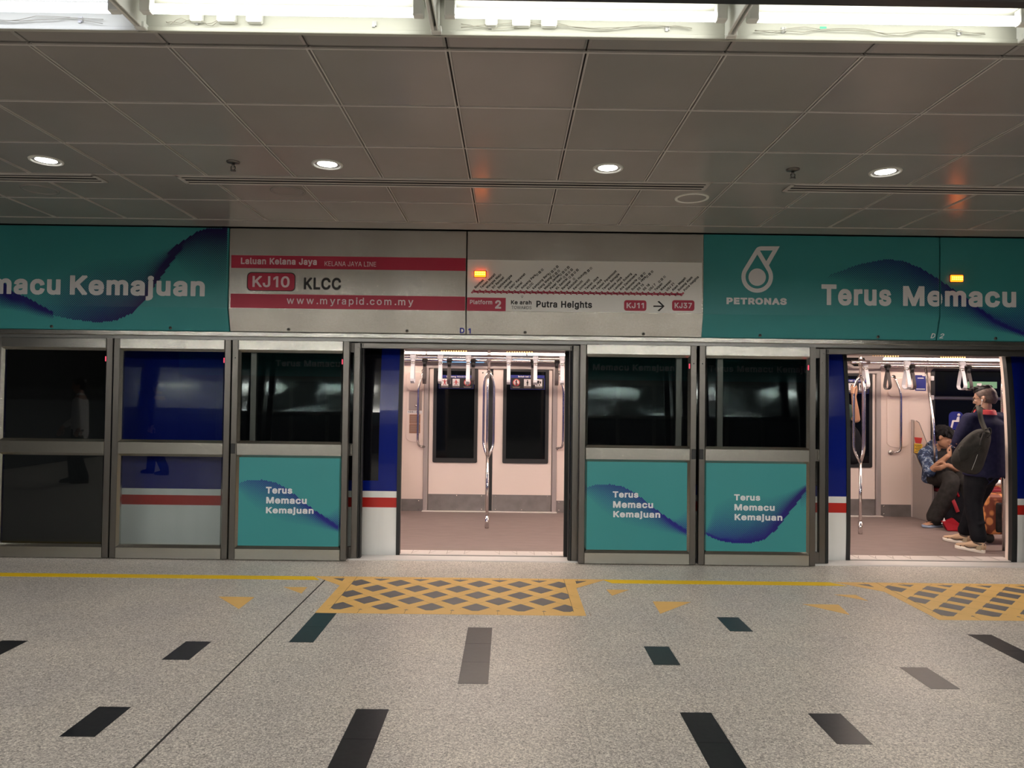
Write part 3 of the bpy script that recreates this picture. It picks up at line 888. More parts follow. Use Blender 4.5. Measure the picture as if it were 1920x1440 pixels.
# unseen troughs behind the viewer; the middle one added to brighten steel and floor
for yl, lab in ((-1.10, 'unseen fluorescent tube added over the middle of the platform'), (-4.60, 'unseen fluorescent tube of raised power over the opposite platform edge')):
    trough(yl, yl + .4, -1)
    for k in range(-4, 4):
        xa = -.318 + 1.8 * k
        t = thing('fluorescent_light', lab, 'lamp', (xa + .6, yl + .1, 2.99), 'unseen brightening tubes further back on the platform')
        m = MB(); m.cyl((xa + .085, yl + .1, 3.003), (xa + 1.125, yl + .1, 3.003), .0185, 12); m.build('tube', M['rear_fill_tube'], t)
        m = MB(); m.box((xa + .05, yl + .07, 3.03), (xa + 1.16, yl + .14, 3.14), .006); m.build('batten', M['trough_white'], t)

# ---- downlights, speakers, sprinklers, air diffusers
DL = [(-3.01, 'downlight at the far left of the ceiling, above the left air diffuser'), (-1.196, 'downlight left of the amber glow, between sprinkler and tile joint'),
      (.62, 'downlight over the middle air diffuser, right of the amber glow'), (2.421, 'downlight over the right air diffuser, right of a sprinkler'), (4.23, 'downlight past the right end of the view'), (-4.82, 'downlight past the left end of the view')]
for x, lab in DL:
    t = thing('downlight', lab, 'lamp', (x, 4.55, CEIL - .012), 'round downlights in the ceiling')
    m = MB()
    R = .088
    ring = lambda r, z: [(x + r * math.cos(2 * math.pi * k / 40), 4.55 + r * math.sin(2 * math.pi * k / 40), z) for k in range(40)]
    m.rings([ring(R + .012, CEIL - .0005), ring(R + .010, CEIL - .007), ring(R - .004, CEIL - .009), ring(R - .008, CEIL + .004)], cap=False)
    m.build('trim_ring', M['white_plastic'], t)
    m = MB(); m.rings([ring(R - .008, CEIL + .004), ring(R - .03, CEIL - .001), ring(.001, CEIL - .003)], cap=False); m.build('lens', M['downlight_lens'], t)
    ld = bpy.data.lights.new('downlight_beam', 'SPOT'); ld.energy = DOWN_POWER; ld.spot_size = math.radians(110); ld.spot_blend = .6; ld.shadow_soft_size = .06; ld.color = (1, .965, .90)
    lo = bpy.data.objects.new('downlight_beam', ld); COL.objects.link(lo); lo.parent = t; lo.location = (0, 0, -.02)
for (x, y), lab in (((1.331, 5.196), 'round white ceiling speaker ring near the right end of the middle diffuser'), ((-1.639, 5.158), 'flush pale ceiling disc left of the amber glow'), ((-3.481, 5.202), 'flush pale ceiling disc under the left air diffuser')):
    m = MB()
    ring = lambda r, z: [(x + r * math.cos(2 * math.pi * k / 40), y + r * math.sin(2 * math.pi * k / 40), z) for k in range(40)]
    t = thing('ceiling_speaker', lab, 'speaker', (x, y, CEIL - .008), 'round ceiling speakers')
    m.rings([ring(.125, CEIL - .0005), ring(.123, CEIL - .007), ring(.108, CEIL - .008), ring(.104, CEIL - .003)], cap=False)
    big = x > 0
    m.build('rim', M['white_plastic'] if big else M['ceiling_paint'], t)
    m = MB(); m.rings([ring(.104, CEIL - .003), ring(.0005, CEIL - .0035)], cap=False); m.build('grille', M['ceiling_paint'], t)
for x, lab in ((-1.794, 'ceiling sprinkler head left of the second downlight'), (1.811, 'ceiling sprinkler head over the right air diffuser')):
    y = 4.527
    t = thing('sprinkler', lab, 'sprinkler', (x, y, CEIL - .05), 'dark sprinkler heads')
    ring = lambda r, z: [(x + r * math.cos(2 * math.pi * k / 24), y + r * math.sin(2 * math.pi * k / 24), z) for k in range(24)]
    m = MB(); m.rings([ring(.042, CEIL), ring(.040, CEIL - .006), ring(.014, CEIL - .012)]); m.build('escutcheon', M['steel_dark'], t)
    m = MB(); m.cyl((x, y, CEIL - .01), (x, y, CEIL - .035), .009, 12).tube([(x - .012, y, CEIL - .03), (x - .014, y, CEIL - .045), (x, y, CEIL - .056)], .003, 6).tube([(x + .012, y, CEIL - .03), (x + .014, y, CEIL - .045), (x, y, CEIL - .056)], .003, 6).cyl((x, y, CEIL - .055), (x, y, CEIL - .06), .017, 14)
    m.build('head', M['steel_dark'], t)
for x0, x1, lab in ((-6.6, -2.86, 'slotted air diffuser at the left edge of the view'), (-2.31, 1.372, 'long slotted air diffuser across the middle of the ceiling'), (1.92, 5.7, 'slotted air diffuser at the right, below the downlight')):
    y0, y1 = 4.82, 5.0
    t = thing('air_diffuser', lab, 'air vent', ((x0 + x1) / 2, 4.91, CEIL - .016), 'linear air diffusers in the ceiling')
    m = MB(); z0, z1 = CEIL - .0085, CEIL
    m.box((x0, y0, z0), (x1, y0 + .022, z1), .004).box((x0, y1 - .022, z0), (x1, y1, z1), .004)
    m.box((x0, y0, z0), (x0 + .03, y1, z1), .004).box((x1 - .03, y0, z0), (x1, y1, z1), .004)
    m.build('rim', M['grid_paint'], t)
    m = MB()
    for k in range(1, 3):
        yy = y0 + (y1 - y0) * k / 3
        m.box((x0 + .02, yy - .009, z0 + .001), (x1 - .02, yy + .009, z1), .0015)
    build_each(m, 'slat', M['grid_paint'], t)
    m = MB(); m.box((x0 + .01, y0 + .01, CEIL - .0045), (x1 - .01, y1 - .01, CEIL - .0038)); m.build('slot', M['ceiling_gap'], t)

# ---- end walls, the opposite platform edge (seen only in reflections), the tunnel
for x, nm in ((XA, 'wall_left'), (XB, 'wall_right')):
    m = MB(); s = -1 if x < 0 else 1
    m.box((x, BACK, 0), (x + s * .15, 6.38, CEIL + .06)); tag(m.build(nm, M['tunnel']), 'grey end wall of the platform', 'wall', kind='structure')
m = MB(); m.box((XA, BACK - .15, 0), (XB, BACK, CEIL + .06)); wb = tag(m.build('wall_back', M['tunnel']), 'dark wall of the opposite platform edge', 'wall', kind='structure')
m = MB(); m.box((XA, BACK, 2.05), (XB, BACK + .05, CEIL)); m.build('fascia', M['teal_vinyl'], wb)
m = MB()
for k in range(-2, 3): letters(m, 'Terus Memacu Kemajuan', 4.2 * k + 1.6, 4.2 * k - 1.6, 2.33, 2.52, BACK + .052, .03, keep='K', facing=1)
m.build('lettering', M['white_vinyl'], wb)
m = MB()
for k in range(-8, 9): m.box((k * MOD / 2 - .05, BACK, 0), (k * MOD / 2 + .05, BACK + .05, 1.99), .005)
m.box((XA, BACK, .93), (XB, BACK + .05, 1.04)).box((XA, BACK, 0), (XB, BACK + .05, .11)).box((XA, BACK, 1.9), (XB, BACK + .06, 2.05))
m.build('screen_frame', M['steel_stile'], wb)
m = MB(); m.box((XA - .1, 10.6, -1.4), (XB + 3, 10.8, 4.2)).box((XA - .1, 6.38, 3.2), (XB + 3, 10.7, 3.4)).box((XA - .3, 6.2, -1.4), (XA - .1, 10.7, 3.4)).box((XB + 3, 6.2, -1.4), (XB + 3.2, 10.7, 3.4)).box((XB, 6.38, -1.4), (XB + 3, 6.44, 3.4))
tag(m.build('wall_tunnel', M['tunnel']), 'dark concrete tunnel wall behind the train', 'wall', kind='structure')
m = MB(); m.box((XA - .3, 6.2, -1.5), (XB + 3.2, 10.8, -1.38)); tag(m.build('floor_trackbed', M['tunnel']), 'dark trackbed under the train', 'floor', kind='structure')
m = MB(); m.box((XA, 6.34, -1.38), (XB, 6.40, -.25)); tag(m.build('wall_platform_edge', M['tunnel']), 'platform edge wall above the track', 'wall', kind='structure')

# ================================================================== header panels above the screen doors
ZK, ZB, ZT = 2.24, 2.037, 2.955
YU, YL = 6.28, 6.335

def face_y(z):
    return YU if z >= ZK else YU + (YL - YU) * (ZK - z) / (ZK - ZB)


def halftone(ribbons, s, yfun, name, parent, ink0, ink1, x0, x1, clipx, clipz=(-9, 9)):
    """dots of ink on a slanted grid; ribbons: list of ((x, z_dense, z_fade, strength)...), power"""
    bm = bmesh.new()
    lay = bm.loops.layers.color.new('ink')
    zs = [p[i] for r, _ in ribbons for p in r for i in (1, 2)]
    za, zb = max(min(zs), clipz[0]), min(max(zs), clipz[1])
    nrow = int((zb - za) / (s / 2)) + 1
    for j in range(nrow + 1):
        z = za + j * s / 2
        x = clipx[0] + (s / 2 if j % 2 else 0)
        while x < clipx[1]:
            den = 0.0
            for r, pw in ribbons:
                for a, b in zip(r[:-1], r[1:]):
                    if a[0] <= x < b[0]:
                        t = (x - a[0]) / (b[0] - a[0])
                        zd = a[1] + (b[1] - a[1]) * t; zf = a[2] + (b[2] - a[2]) * t; st = a[3] + (b[3] - a[3]) * t
                        if abs(zf - zd) > 1e-6:
                            u = (z - zd) / (zf - zd)
                            if -s / abs(zf - zd) * .3 <= u <= 1: den = max(den, st * (1 - max(u, 0)) ** pw)
            if den > .05:
                h = s * .535 * min(1.0, math.sqrt(den) * .88)
                k = min(1, max(0, (x - x0) / (x1 - x0)))
                col = tuple(ink0[i] + (ink1[i] - ink0[i]) * k for i in range(3))
                q = clip_poly([(x - h, z), (x, z - h), (x + h, z), (x, z + h)], clipx[0], clipx[1], clipz[0], clipz[1])
                if len(q) >= 3:
                    f = bm.faces.new([bm.verts.new((a, yfun(b), b)) for a, b in q])
                    for l in f.loops: l[lay] = (*col, 1)
            x += s
    m = MB(); m.bm.free(); m.bm = bm
    return m.build(name, M['print_ink'], parent)


def px_ribbon(pts, sc, ox, oy, y):
    out = []
    for X, a, b, st in pts:
        p = at(ox + X / sc, oy + a / sc, y); q = at(ox + X / sc, oy + b / sc, y)
        out.append((p.x, p.z, q.z, st))
    return out


def lay_on(mb):
    for v in mb.bm.verts: v.co.y = face_y(v.co.z) - .0012 + (v.co.y - 6.3222)
    return mb


def split_text(mb, xlo, xhi):
    for x, n in ((xlo, (-1, 0, 0)), (xhi, (1, 0, 0))):
        g = mb.bm.verts[:] + mb.bm.edges[:] + mb.bm.faces[:]
        bmesh.ops.bisect_plane(mb.bm, geom=g, plane_co=(x, 0, 0), plane_no=n, clear_outer=True)
    return mb


def header_panel(x0, mt, label):
    t = thing('header_panel', label, 'panel', (x0 + MOD / 2, YU, ZB), 'panels above the platform screen doors')
    g = .004
    m = MB()
    m.prism([(x0 + g, YU, ZT), (x0 + g, YU, ZK), (x0 + g, YL, ZB), (x0 + g, 6.40, ZB), (x0 + g, 6.40, ZT)], (MOD - 2 * g, 0, 0), .003)
    m.build('panel', mt, t)
    for dx in (-.53, .53):
        x = x0 + MOD / 2 + dx; z = 2.061; y = face_y(z)
        lk = MB(); lk.cyl((x, y + .002, z), (x, y - .005, z - .001), .014, 20); o = lk.build('lock', M['steel_dark'], t)
        lk = MB(); lk.cyl((x, y - .0045, z), (x, y - .006, z - .001), .010, 16); lk.build('keyhole', M['black_plastic'], o)
    return t


INK0, INK1 = (.002, .020, .42), (.050, .006, .28)
YF = YU - .0012
PX = [DOOR0 - MOD + .0 - MOD + k * MOD for k in range(5)]          # left edges of the five panels in view
PX = [-4.625, -2.51, -.393, 1.715, 3.832]
# 1: teal panel, left
hp = header_panel(PX[0], M['teal_vinyl'], 'teal advertising panel above the two leftmost screen doors, reading Kemajuan')
rb = [(px_ribbon([(-40, 560, 540, .6), (250, 745, 660, .0), (430, 845, 560, .42), (600, 880, 430, .8), (800, 905, 350, 1), (950, 890, 338, 1.05), (1100, 830, 335, 1.1), (1200, 745, 325, 1.2), (1290, 610, 312, 1.5), (1400, 455, 290, 2.2), (1480, 345, 258, 2.5), (1520, 300, 258, 2.5)], 4.465, 0, 400, YU)[1:], 1.15),
      (px_ribbon([(0, 620, 800, 1.4), (100, 690, 815, 1.5), (200, 700, 835, 1.5), (300, 765, 865, 1.5), (430, 828, 885, 1.4)], 4.465, 0, 400, YU), 1.0),
      (px_ribbon([(0, 545, 690, 1.6), (120, 668, 700, 1.8), (220, 706, 760, 1.8), (430, 826, 850, 1.8)], 4.465, 0, 400, YU), .7),
      (px_ribbon([(1400, 330, 470, 1.5), (1480, 270, 430, 1.6), (1550, 225, 540, 1.1), (1650, 160, 650, 1.1), (1750, 128, 720, 1.2), (1905, 128, 760, 1.2)], 4.465, 0, 400, YU), 1.7)]
halftone(rb, .0195, lambda z: face_y(z) - .0014, 'wave_print', hp, INK0, INK1, -4.4, -2.9, (PX[0] + .006, PX[0] + MOD - .006))
tm = MB(); letters(tm, 'Kemajuan', -3.913, -2.716, 2.338, 2.515, YF - .001, .035, keep='K')
letters(tm, 'Memacu', -4.98, -3.995, 2.338, 2.515, YF - .001, .035, keep='M')
split_text(tm, PX[0] + .006, 0); tm.build('lettering', M['white_vinyl'], hp)
# 2: steel panel with the station name
hp = header_panel(PX[1], M['steel'], 'steel panel with red bands and station code KJ10 above the near doorway')
sg = MB(); sg.box((-2.487, YF, 2.598), (PX[1] + MOD - .008, YU, 2.712)).box((-2.487, YF, 2.243), (PX[1] + MOD - .008, YU, 2.368))
bands = sg.build('red_band', M['red_vinyl'], hp)


def rounded(x0, x1, z0, z1, r, y, n=6):
    pts = []
    for cx, cz, a0 in ((x1 - r, z1 - r, 0), (x0 + r, z1 - r, 90), (x0 + r, z0 + r, 180), (x1 - r, z0 + r, 270)):
        for k in range(n + 1):
            a = math.radians(a0 + 90 * k / n); pts.append((cx + r * math.cos(a), y, cz + r * math.sin(a)))
    return pts


sg = MB(); sg.prism(rounded(-2.345, -1.914, 2.395, 2.562, .04, YF), (0, .001, 0)); sg.build('badge_outline', M['black_vinyl'], hp)
sg = MB(); sg.prism(rounded(-2.337, -1.922, 2.402, 2.555, .035, YF - .0006), (0, .001, 0)); bd = sg.build('station_badge', M['red_vinyl'], hp)
sg = MB(); letters(sg, 'KJ10', -2.295, -1.965, 2.428, 2.53, YF - .0012, .022); sg.build('lettering', M['pink_white'], bd)
sg = MB(); letters(sg, 'KLCC', -1.839, -1.509, 2.412, 2.522, YF - .0006, .028); sg.build('station_name', M['black_vinyl'], hp)
sg = MB(); letters(sg, 'Laluan Kelana Jaya', -2.402, -1.727, 2.633, 2.690, YF - .0008, .03, keep='L')
letters(sg, 'KELANA JAYA LINE', -1.657, -1.20, 2.625, 2.668, YF - .0008, .004)
letters(sg, 'www.myrapid.com.my', -1.988, -.863, 2.283, 2.346, YF - .0008, .012, 1.25, keep='d')
sg.build('lettering', M['pink_white'], hp)
sg = MB(); letters(sg, 'D', -.450, -.408, 2.047, 2.093, 6.3222, .03); lay_on(sg); sg.build('door_letter', M['blue_vinyl'], hp)
# 3: steel panel with the line map
hp = header_panel(PX[2], M['steel'], 'steel panel with the white route map above the near doorway')
sg = MB(); sg.box((PX[2] + .006, YF, 2.245), (1.704, YU, 2.70)); board = sg.build('map_board', M['sign_grey'], hp)
YM = YF - .0006
def pxl(mb, s, x0, x1, ytop, ybot, bold, keep=None, spacing=1.0):
    a = at(x0, ybot, YU); b = at(x1, ytop, YU); c = at(x1, ybot, YU)
    return letters(mb, s, a.x, c.x, (a.z + c.z) / 2, (a.z + c.z) / 2 + (b.z - c.z), YM - .0008, bold, spacing, keep)
sg = MB(); sg.box((PX[2] + .006, YM, 2.243), (-.042, YU, 2.362)); blk = sg.build('platform_block', M['red_vinyl'], hp)
sg = MB(); pxl(sg, 'Platform', 881, 923, 562.4, 570.4, .03, 'P'); pxl(sg, '2', 928, 939.5, 562.8, 578.8, .035); sg.build('lettering', M['pink_white'], blk)
sg = MB(); pxl(sg, 'Ke arah', 958, 996.5, 563, 571, .03, 'K'); pxl(sg, 'TOWARDS', 959, 996.5, 573.7, 579.6, .0); pxl(sg, 'Putra Heights', 1005.5, 1110, 564.5, 577, .03, 'P')
ar = lambda a: [(at(x, y, YU).x, YM - .0006, at(x, y, YU).z) for x, y in a]
sg.prism(ar([(1225, 573), (1241, 573), (1232.5, 565.5), (1235.8, 564.3), (1246, 574.2), (1235.8, 583.8), (1232.5, 582.5), (1241, 575.6), (1225, 575.6)]), (0, .0006, 0))
sg.build('lettering', M['black_vinyl'], board)
for s, a, b in (('KJ11', 1170, 1212), ('KJ37', 1260, 1302)):
    p, q = at(a, 583, YU), at(b, 563.3, YU)
    sg = MB(); sg.prism(rounded(p.x, q.x, p.z + .002, q.z, .022, YM - .0002), (0, .0008, 0)); bd = sg.build('station_badge', M['red_vinyl'], hp)
    sg = MB(); letters(sg, s, p.x + .022, q.x - .022, p.z + .024, q.z - .022, YM - .0009, .025); sg.build('lettering', M['pink_white'], bd)
STN = ['Gombak', 'Taman Melati', 'Wangsa Maju', 'Sri Rampai', 'Setiawangsa', 'Jelatek', "Dato' Keramat", 'Damai', 'Ampang Park', 'KLCC', 'Kampung Baru', 'Dang Wangi', 'Masjid Jamek', 'Pasar Seni', 'KL Sentral', 'Bangsar',
       'Abdullah Hukum', 'Kerinchi', 'Universiti', 'Taman Jaya', 'Asia Jaya', 'Taman Paramount', 'Taman Bahagia', 'Kelana Jaya', 'Lembah Subang', 'Ara Damansara', 'Glenmarie', 'Subang Jaya', 'SS 15', 'SS 18', 'USJ 7', 'Taipan', 'Wawasan', 'USJ 21', 'Alam Megah', 'Subang Alam', 'Putra Heights']
BOX = {8: 3, 10: 4, 11: 3, 12: 4, 13: 4, 14: 4, 15: 1, 16: 3, 26: 3, 27: 3, 30: 3}
ln = MB(); nm = MB(); tk = MB()
pa, pb = at(887, 547.5, YU), at(1279, 551.5, YU)
for k in range(37):
    x = pa.x + (pb.x - pa.x) * k / 36; z = (pa.z + pb.z) / 2
    h = .017
    ln.prism([(x - h * 1.15, YM - .0004, z - h * .55), (x - h * .35, YM - .0004, z - h), (x + h * 1.15, YM - .0004, z + h * .75), (x + h * .35, YM - .0004, z + h * 1.2)], (0, .0004, 0))
    tk.tube([(x - .008, YM - .0006, z - .007), (x + .009, YM - .0006, z + .009)], .0016, 4)
    me = text_mesh(STN[k], .012); w = max(v.co.x for v in me.vertices); bpy.data.meshes.remove(me)
    hcap = .0215; L = hcap / .72 * w * .86
    letters(nm, STN[k], x + .022, None, z + .026, z + .026 + hcap, YM - .0008, .034, rot=math.radians(45), keep='S')
    if k in BOX:
        d = L * .745 + .045
        for b in range(BOX[k]):
            bx, bz = x + .022 + d + b * .022, z + .026 + d + b * .022
            nm.tube([(bx, YM - .0008, bz - .010), (bx + .010, YM - .0008, bz), (bx, YM - .0008, bz + .010), (bx - .010, YM - .0008, bz)], (.0026 + .0014 * (b % 2)), 4, closed=True, up=(0, 1, 0))
ln.box((pa.x, YM - .0004, (pa.z + pb.z) / 2 - .008), (pb.x, YM, (pa.z + pb.z) / 2 + .009))
pn = at(979, 556, YU); nm.tube([(pn.x, YM - .0008, pn.z - .012), (pn.x - .009, YM - .0008, pn.z + .004), (pn.x, YM - .0008, pn.z + .012), (pn.x + .009, YM - .0008, pn.z + .004), (pn.x, YM - .0008, pn.z - .012)], .0014, 4)
rl = ln.build('route_line', M['red_vinyl'], board); tk.build('station_tick', M['pink_white'], rl)
nm.build('station_names', M['black_vinyl'], board)
sg = MB(); letters(sg, '1', -.375, -.352, 2.045, 2.090, 6.3222, .03); lay_on(sg); sg.build('door_number', M['blue_vinyl'], hp)


def amber_lamp(px0, px1, py0, py1, label):
    a, b = at(px0, py1, YU), at(px1, py0, YU)
    t = thing('warning_lamp', label, 'lamp', ((a.x + b.x) / 2, YU, a.z), 'amber warning lamps above the doorways')
    m = MB(); m.box((a.x, YU - .022, a.z), (b.x, YU - .002, b.z), .006, 2); m.build('amber_lens', M['amber_led'], t)
    m = MB(); m.box((a.x - .004, YU - .006, a.z - .004), (b.x + .004, YU - .001, b.z + .004)); m.build('housing', M['black_plastic'], t)
    m = MB()
    for k in range(6):
        for j in range(2):
            m.box((a.x + .012 + k * (b.x - a.x - .024) / 5 - .005, YU - .0235, a.z + .016 + j * .018), (a.x + .012 + k * (b.x - a.x - .024) / 5 + .005, YU - .0215, a.z + .026 + j * .018))
    build_each(m, 'diode', M['amber_core'], t)
amber_lamp(889.5, 911, 509, 519.5, 'lit amber lamp on the white route map panel')
amber_lamp(1781, 1803.5, 516.5, 528.5, 'lit amber lamp on the teal panel over the second doorway')
# 4 and 5: teal panels, right
hp4 = header_panel(PX[3], M['teal_vinyl'], 'teal advertising panel with the white drop emblem and Terus')
hp5 = header_panel(PX[4], M['teal_vinyl'], 'teal advertising panel at the right end above the second doorway')
rb = [(px_ribbon([(760, 310, 330, .2), (830, 285, 340, .5), (950, 240, 410, .65), (1100, 213, 480, .8), (1200, 220, 530, .85), (1300, 260, 555, .95), (1400, 320, 575, 1.0), (1440, 345, 585, 1.0), (1500, 388, 600, 1.0), (1580, 440, 610, 1.1), (1650, 495, 620, 1.3), (1750, 565, 635, 1.5), (1850, 610, 650, 1.6), (1980, 660, 680, 1.6)], 3.148, 1310, 420, YU), 1.25),
      (px_ribbon([(1640, 500, 470, .8), (1750, 565, 460, .9), (1850, 612, 380, .9), (1980, 660, 300, .9)], 3.148, 1310, 420, YU), 1.5)]
for k, h in ((3, hp4), (4, hp5)):
    halftone(rb, .0195, lambda z: face_y(z) - .0014, 'wave_print', h, (.004, .07, .38), INK0, 2.5, 4.2, (PX[k] + .006, PX[k] + MOD - .006))
    tm = MB(); letters(tm, 'Terus', 2.771, 3.395, 2.335, 2.52, YF - .001, .035, keep='T'); letters(tm, 'Memacu', 3.50, 4.511, 2.335, 2.515, YF - .001, .035, keep='M')
    letters(tm, 'Kemajuan', 4.60, 5.80, 2.335, 2.515, YF - .001, .035, keep='K')
    split_text(tm, PX[k] + .006, PX[k] + MOD - .006); tm.build('lettering', M['white_vinyl'], h)


def flat_shape(loops, y, name, mt, parent):
    """filled outline with holes on the plane Y = y (loops of (x, z))"""
    c = bpy.data.curves.new('s', 'CURVE'); c.dimensions = '2D'; c.fill_mode = 'BOTH'
    for lp in loops:
        s = c.splines.new('POLY'); s.points.add(len(lp) - 1); s.use_cyclic_u = True
        for p, (a, b) in zip(s.points, lp): p.co = (a, b, 0, 1)
    o = bpy.data.objects.new('s', c); COL.objects.link(o)
    me = bpy.data.meshes.new_from_object(o.evaluated_get(bpy.context.evaluated_depsgraph_get()))
    bpy.data.objects.remove(o); bpy.data.curves.remove(c)
    m = MB(); m.add_mesh(me, Matrix(((1, 0, 0, 0), (0, 0, 0, y), (0, 1, 0, 0), (0, 0, 0, 1)))); bpy.data.meshes.remove(me)
    return m.build(name, mt, parent)


def arc(cx, cy, r, a0, a1, n=28):
    return [(cx + r * math.cos(math.radians(a0 + (a1 - a0) * k / n)), cy + r * math.sin(math.radians(a0 + (a1 - a0) * k / n))) for k in range(n + 1)]


lp1 = [(945, 122), (585, 122), (540, 130), (505, 148), (478, 180)] + arc(510, 712, 305, 207, -27) + [(735, 490)]
lp2 = [(512, 280)] + arc(510, 712, 225, 207, -27)
lp3 = [(562, 203), (808, 203), (685, 410)]
lp4 = arc(510, 717, 168, 0, 350)
cv = lambda lp: [(at(1370 + x / 10.283, 450 + y / 10.283, YU).x, at(1370 + x / 10.283, 450 + y / 10.283, YU).z) for x, y in lp]
flat_shape([cv(lp1), cv(lp2), cv(lp3), cv(lp4)], YF - .001, 'drop_emblem', M['white_vinyl'], hp4)
sg = MB(); letters(sg, 'PETRONAS', 1.924, 2.462, 2.330, 2.392, YF - .001, .05); sg.build('company_name', M['white_vinyl'], hp4)
sg = MB(); letters(sg, 'D', 3.775, 3.815, 2.055, 2.098, 6.3222, .02, shear=.2); lay_on(sg); sg.build('door_letter', M['white_vinyl'], hp4)
sg = MB(); letters(sg, '2', 3.853, 3.895, 2.055, 2.098, 6.3222, .02, shear=.2); lay_on(sg); sg.build('door_number', M['white_vinyl'], hp5)

# ================================================================== header beam and screen doors
hb = thing('header_beam', 'horizontal steel beam running above all the screen doors', 'beam', (0, PSD, 1.96))
m = MB(); m.box((XA, 6.325, 1.992), (XB, 6.40, 2.034), .004); m.build('rail', M['steel_rail'], hb)
m = MB(); m.box((XA, 6.345, 1.962), (XB, 6.60, 1.991)); m.build('recess', M['steel_dark'], hb)
m = MB(); m.box((XA, 6.405, 2.04), (XB, 6.46, CEIL)); tag(m.build('wall_header', M['steel_dark']), 'dark backing wall behind the header panels', 'wall', kind='structure')
for cx in (DOOR0, DOOR0 + 2 * MOD):
    m = MB(); m.box((cx - .99, 6.42, 1.908), (cx + .99, 6.50, 1.975), .004); m.box((cx - .99, 6.412, 1.908), (cx + .99, 6.43, 1.917), .002)
    lt = m.build('lintel', M['steel_stile'], hb)
    if cx > 1:
        for px in (1609, 1840):
            p = at(px, 647, 6.415)
            m = MB(); m.tube([(p.x - .05, 6.418, p.z + .012), (p.x - .042, 6.414, p.z - .006), (p.x + .042, 6.414, p.z - .006), (p.x + .05, 6.418, p.z + .012)], .005, 8); m.build('latch', M['black_plastic'], lt)

INKP = (.008, .035, .33)


def screen_panel(x0, label, art=None, infill=True, blocks='', glint=True):
    x1 = x0 + MOD / 2 - .008
    x0 = x0 + .004
    y = PSD
    t = thing('screen_door_panel', label, 'door', ((x0 + x1) / 2, y, 0), 'fixed panels of the platform screen doors')
    fr = MB()
    sw = .054
    for a, b in ((x0, x0 + sw), (x1 - sw, x1)): fr.box((a, y, .006), (b, y + .06, 1.962), .003)
    fr = build_each(fr, 'stile', M['steel_stile'], t)
    Z = dict(top=(1.872, 1.962), mid=(.932, 1.040), bottom=(.006, .106))
    for k, (z0, z1) in Z.items():
        m = MB(); m.box((x0 + sw + .001, y - .006, z0), (x1 - sw - .001, y + .06, z1), .004); m.build(k + '_rail', M['steel_rail'], t)
    # sloping beads around the two openings
    m = MB()
    for z0, z1 in ((1.040, 1.872), (.106, .932)):
        bw = .020
        a = [(x0 + sw, z0), (x1 - sw, z0), (x1 - sw, z1), (x0 + sw, z1)]
        b = [(x0 + sw + bw, z0 + bw), (x1 - sw - bw, z0 + bw), (x1 - sw - bw, z1 - bw), (x0 + sw + bw, z1 - bw)]
        for i in range(4):
            k = (i + 1) % 4
            m.face([(a[i][0], y + .001, a[i][1]), (a[k][0], y + .001, a[k][1]), (b[k][0], y + .022, b[k][1]), (b[i][0], y + .022, b[i][1])])
            m.face([(b[i][0], y + .022, b[i][1]), (b[k][0], y + .022, b[k][1]), (b[k][0], y + .05, b[k][1]), (b[i][0], y + .05, b[i][1])])
    m.build('glazing_bead', M['steel_rail'], t)
    gx0, gx1 = x0 + sw + .018, x1 - sw - .018
    m = MB(); m.box((gx0, y + .026, 1.056), (gx1, y + .034, 1.856)); m.build('upper_pane', M['screen_glass'], t)
    if art is None:
        m = MB(); m.box((gx0, y + .026, .122), (gx1, y + .034, .916)); m.build('lower_pane', M['screen_glass'], t)
    else:
        m = MB(); m.box((gx0, y + .022, .118), (gx1, y + .04, .918)); ad = m.build('advert_panel', M['teal_vinyl'], t)
        rib, words, ink = art
        halftone(rib, .0168, lambda z: y + .0212, 'wave_print', ad, ink[0], ink[1], gx0 + .2, gx1, (gx0 + .003, gx1 - .003), (.13, .905))
        w = MB()
        for s, (xa, xb, za, zb) in words: letters(w, s, xa, xb, za, zb, y + .0205, .035, keep=s[0])
        w.build('lettering', M['white_vinyl'], ad)
    for sd in blocks:
        xb = x0 + .002 if sd == 'l' else x1 - .042
        m = MB(); m.box((xb, y - .004, .945), (xb + .040, y + .02, 1.035), .003); m.build('interlock', M['black_plastic'], t)
        for zz in (1.83, 1.80, 1.74):
            xs = x0 + .027 if sd == 'l' else x1 - .027
            m = MB(); m.cyl((xs, y + .003, zz), (xs, y - .0012, zz), .006 if zz == 1.80 else .004, 10); m.build('screw', M['steel_dark'] if zz != 1.80 else M['black_plastic'], fr)
    if glint:  # small glowing block stands in for a red reflection on the bevel
        m = MB(); m.box((x1 - sw - .014, y + .004, 1.755), (x1 - sw - .006, y + .014, 1.80), .002); m.build('red_glint', M['red_glint_glow'], t)
    return t


def words_px(list_):
    out = []
    for s, xa, xb, yt, yb in list_:
        a, b = at(xa, yb, PSD + .02), at(xb, yt, PSD + .02)
        c = at(xb, yb, PSD + .02)
        out.append((s, (a.x, c.x, (a.z + c.z) / 2, (a.z + c.z) / 2 + b.z - c.z)))
    return out


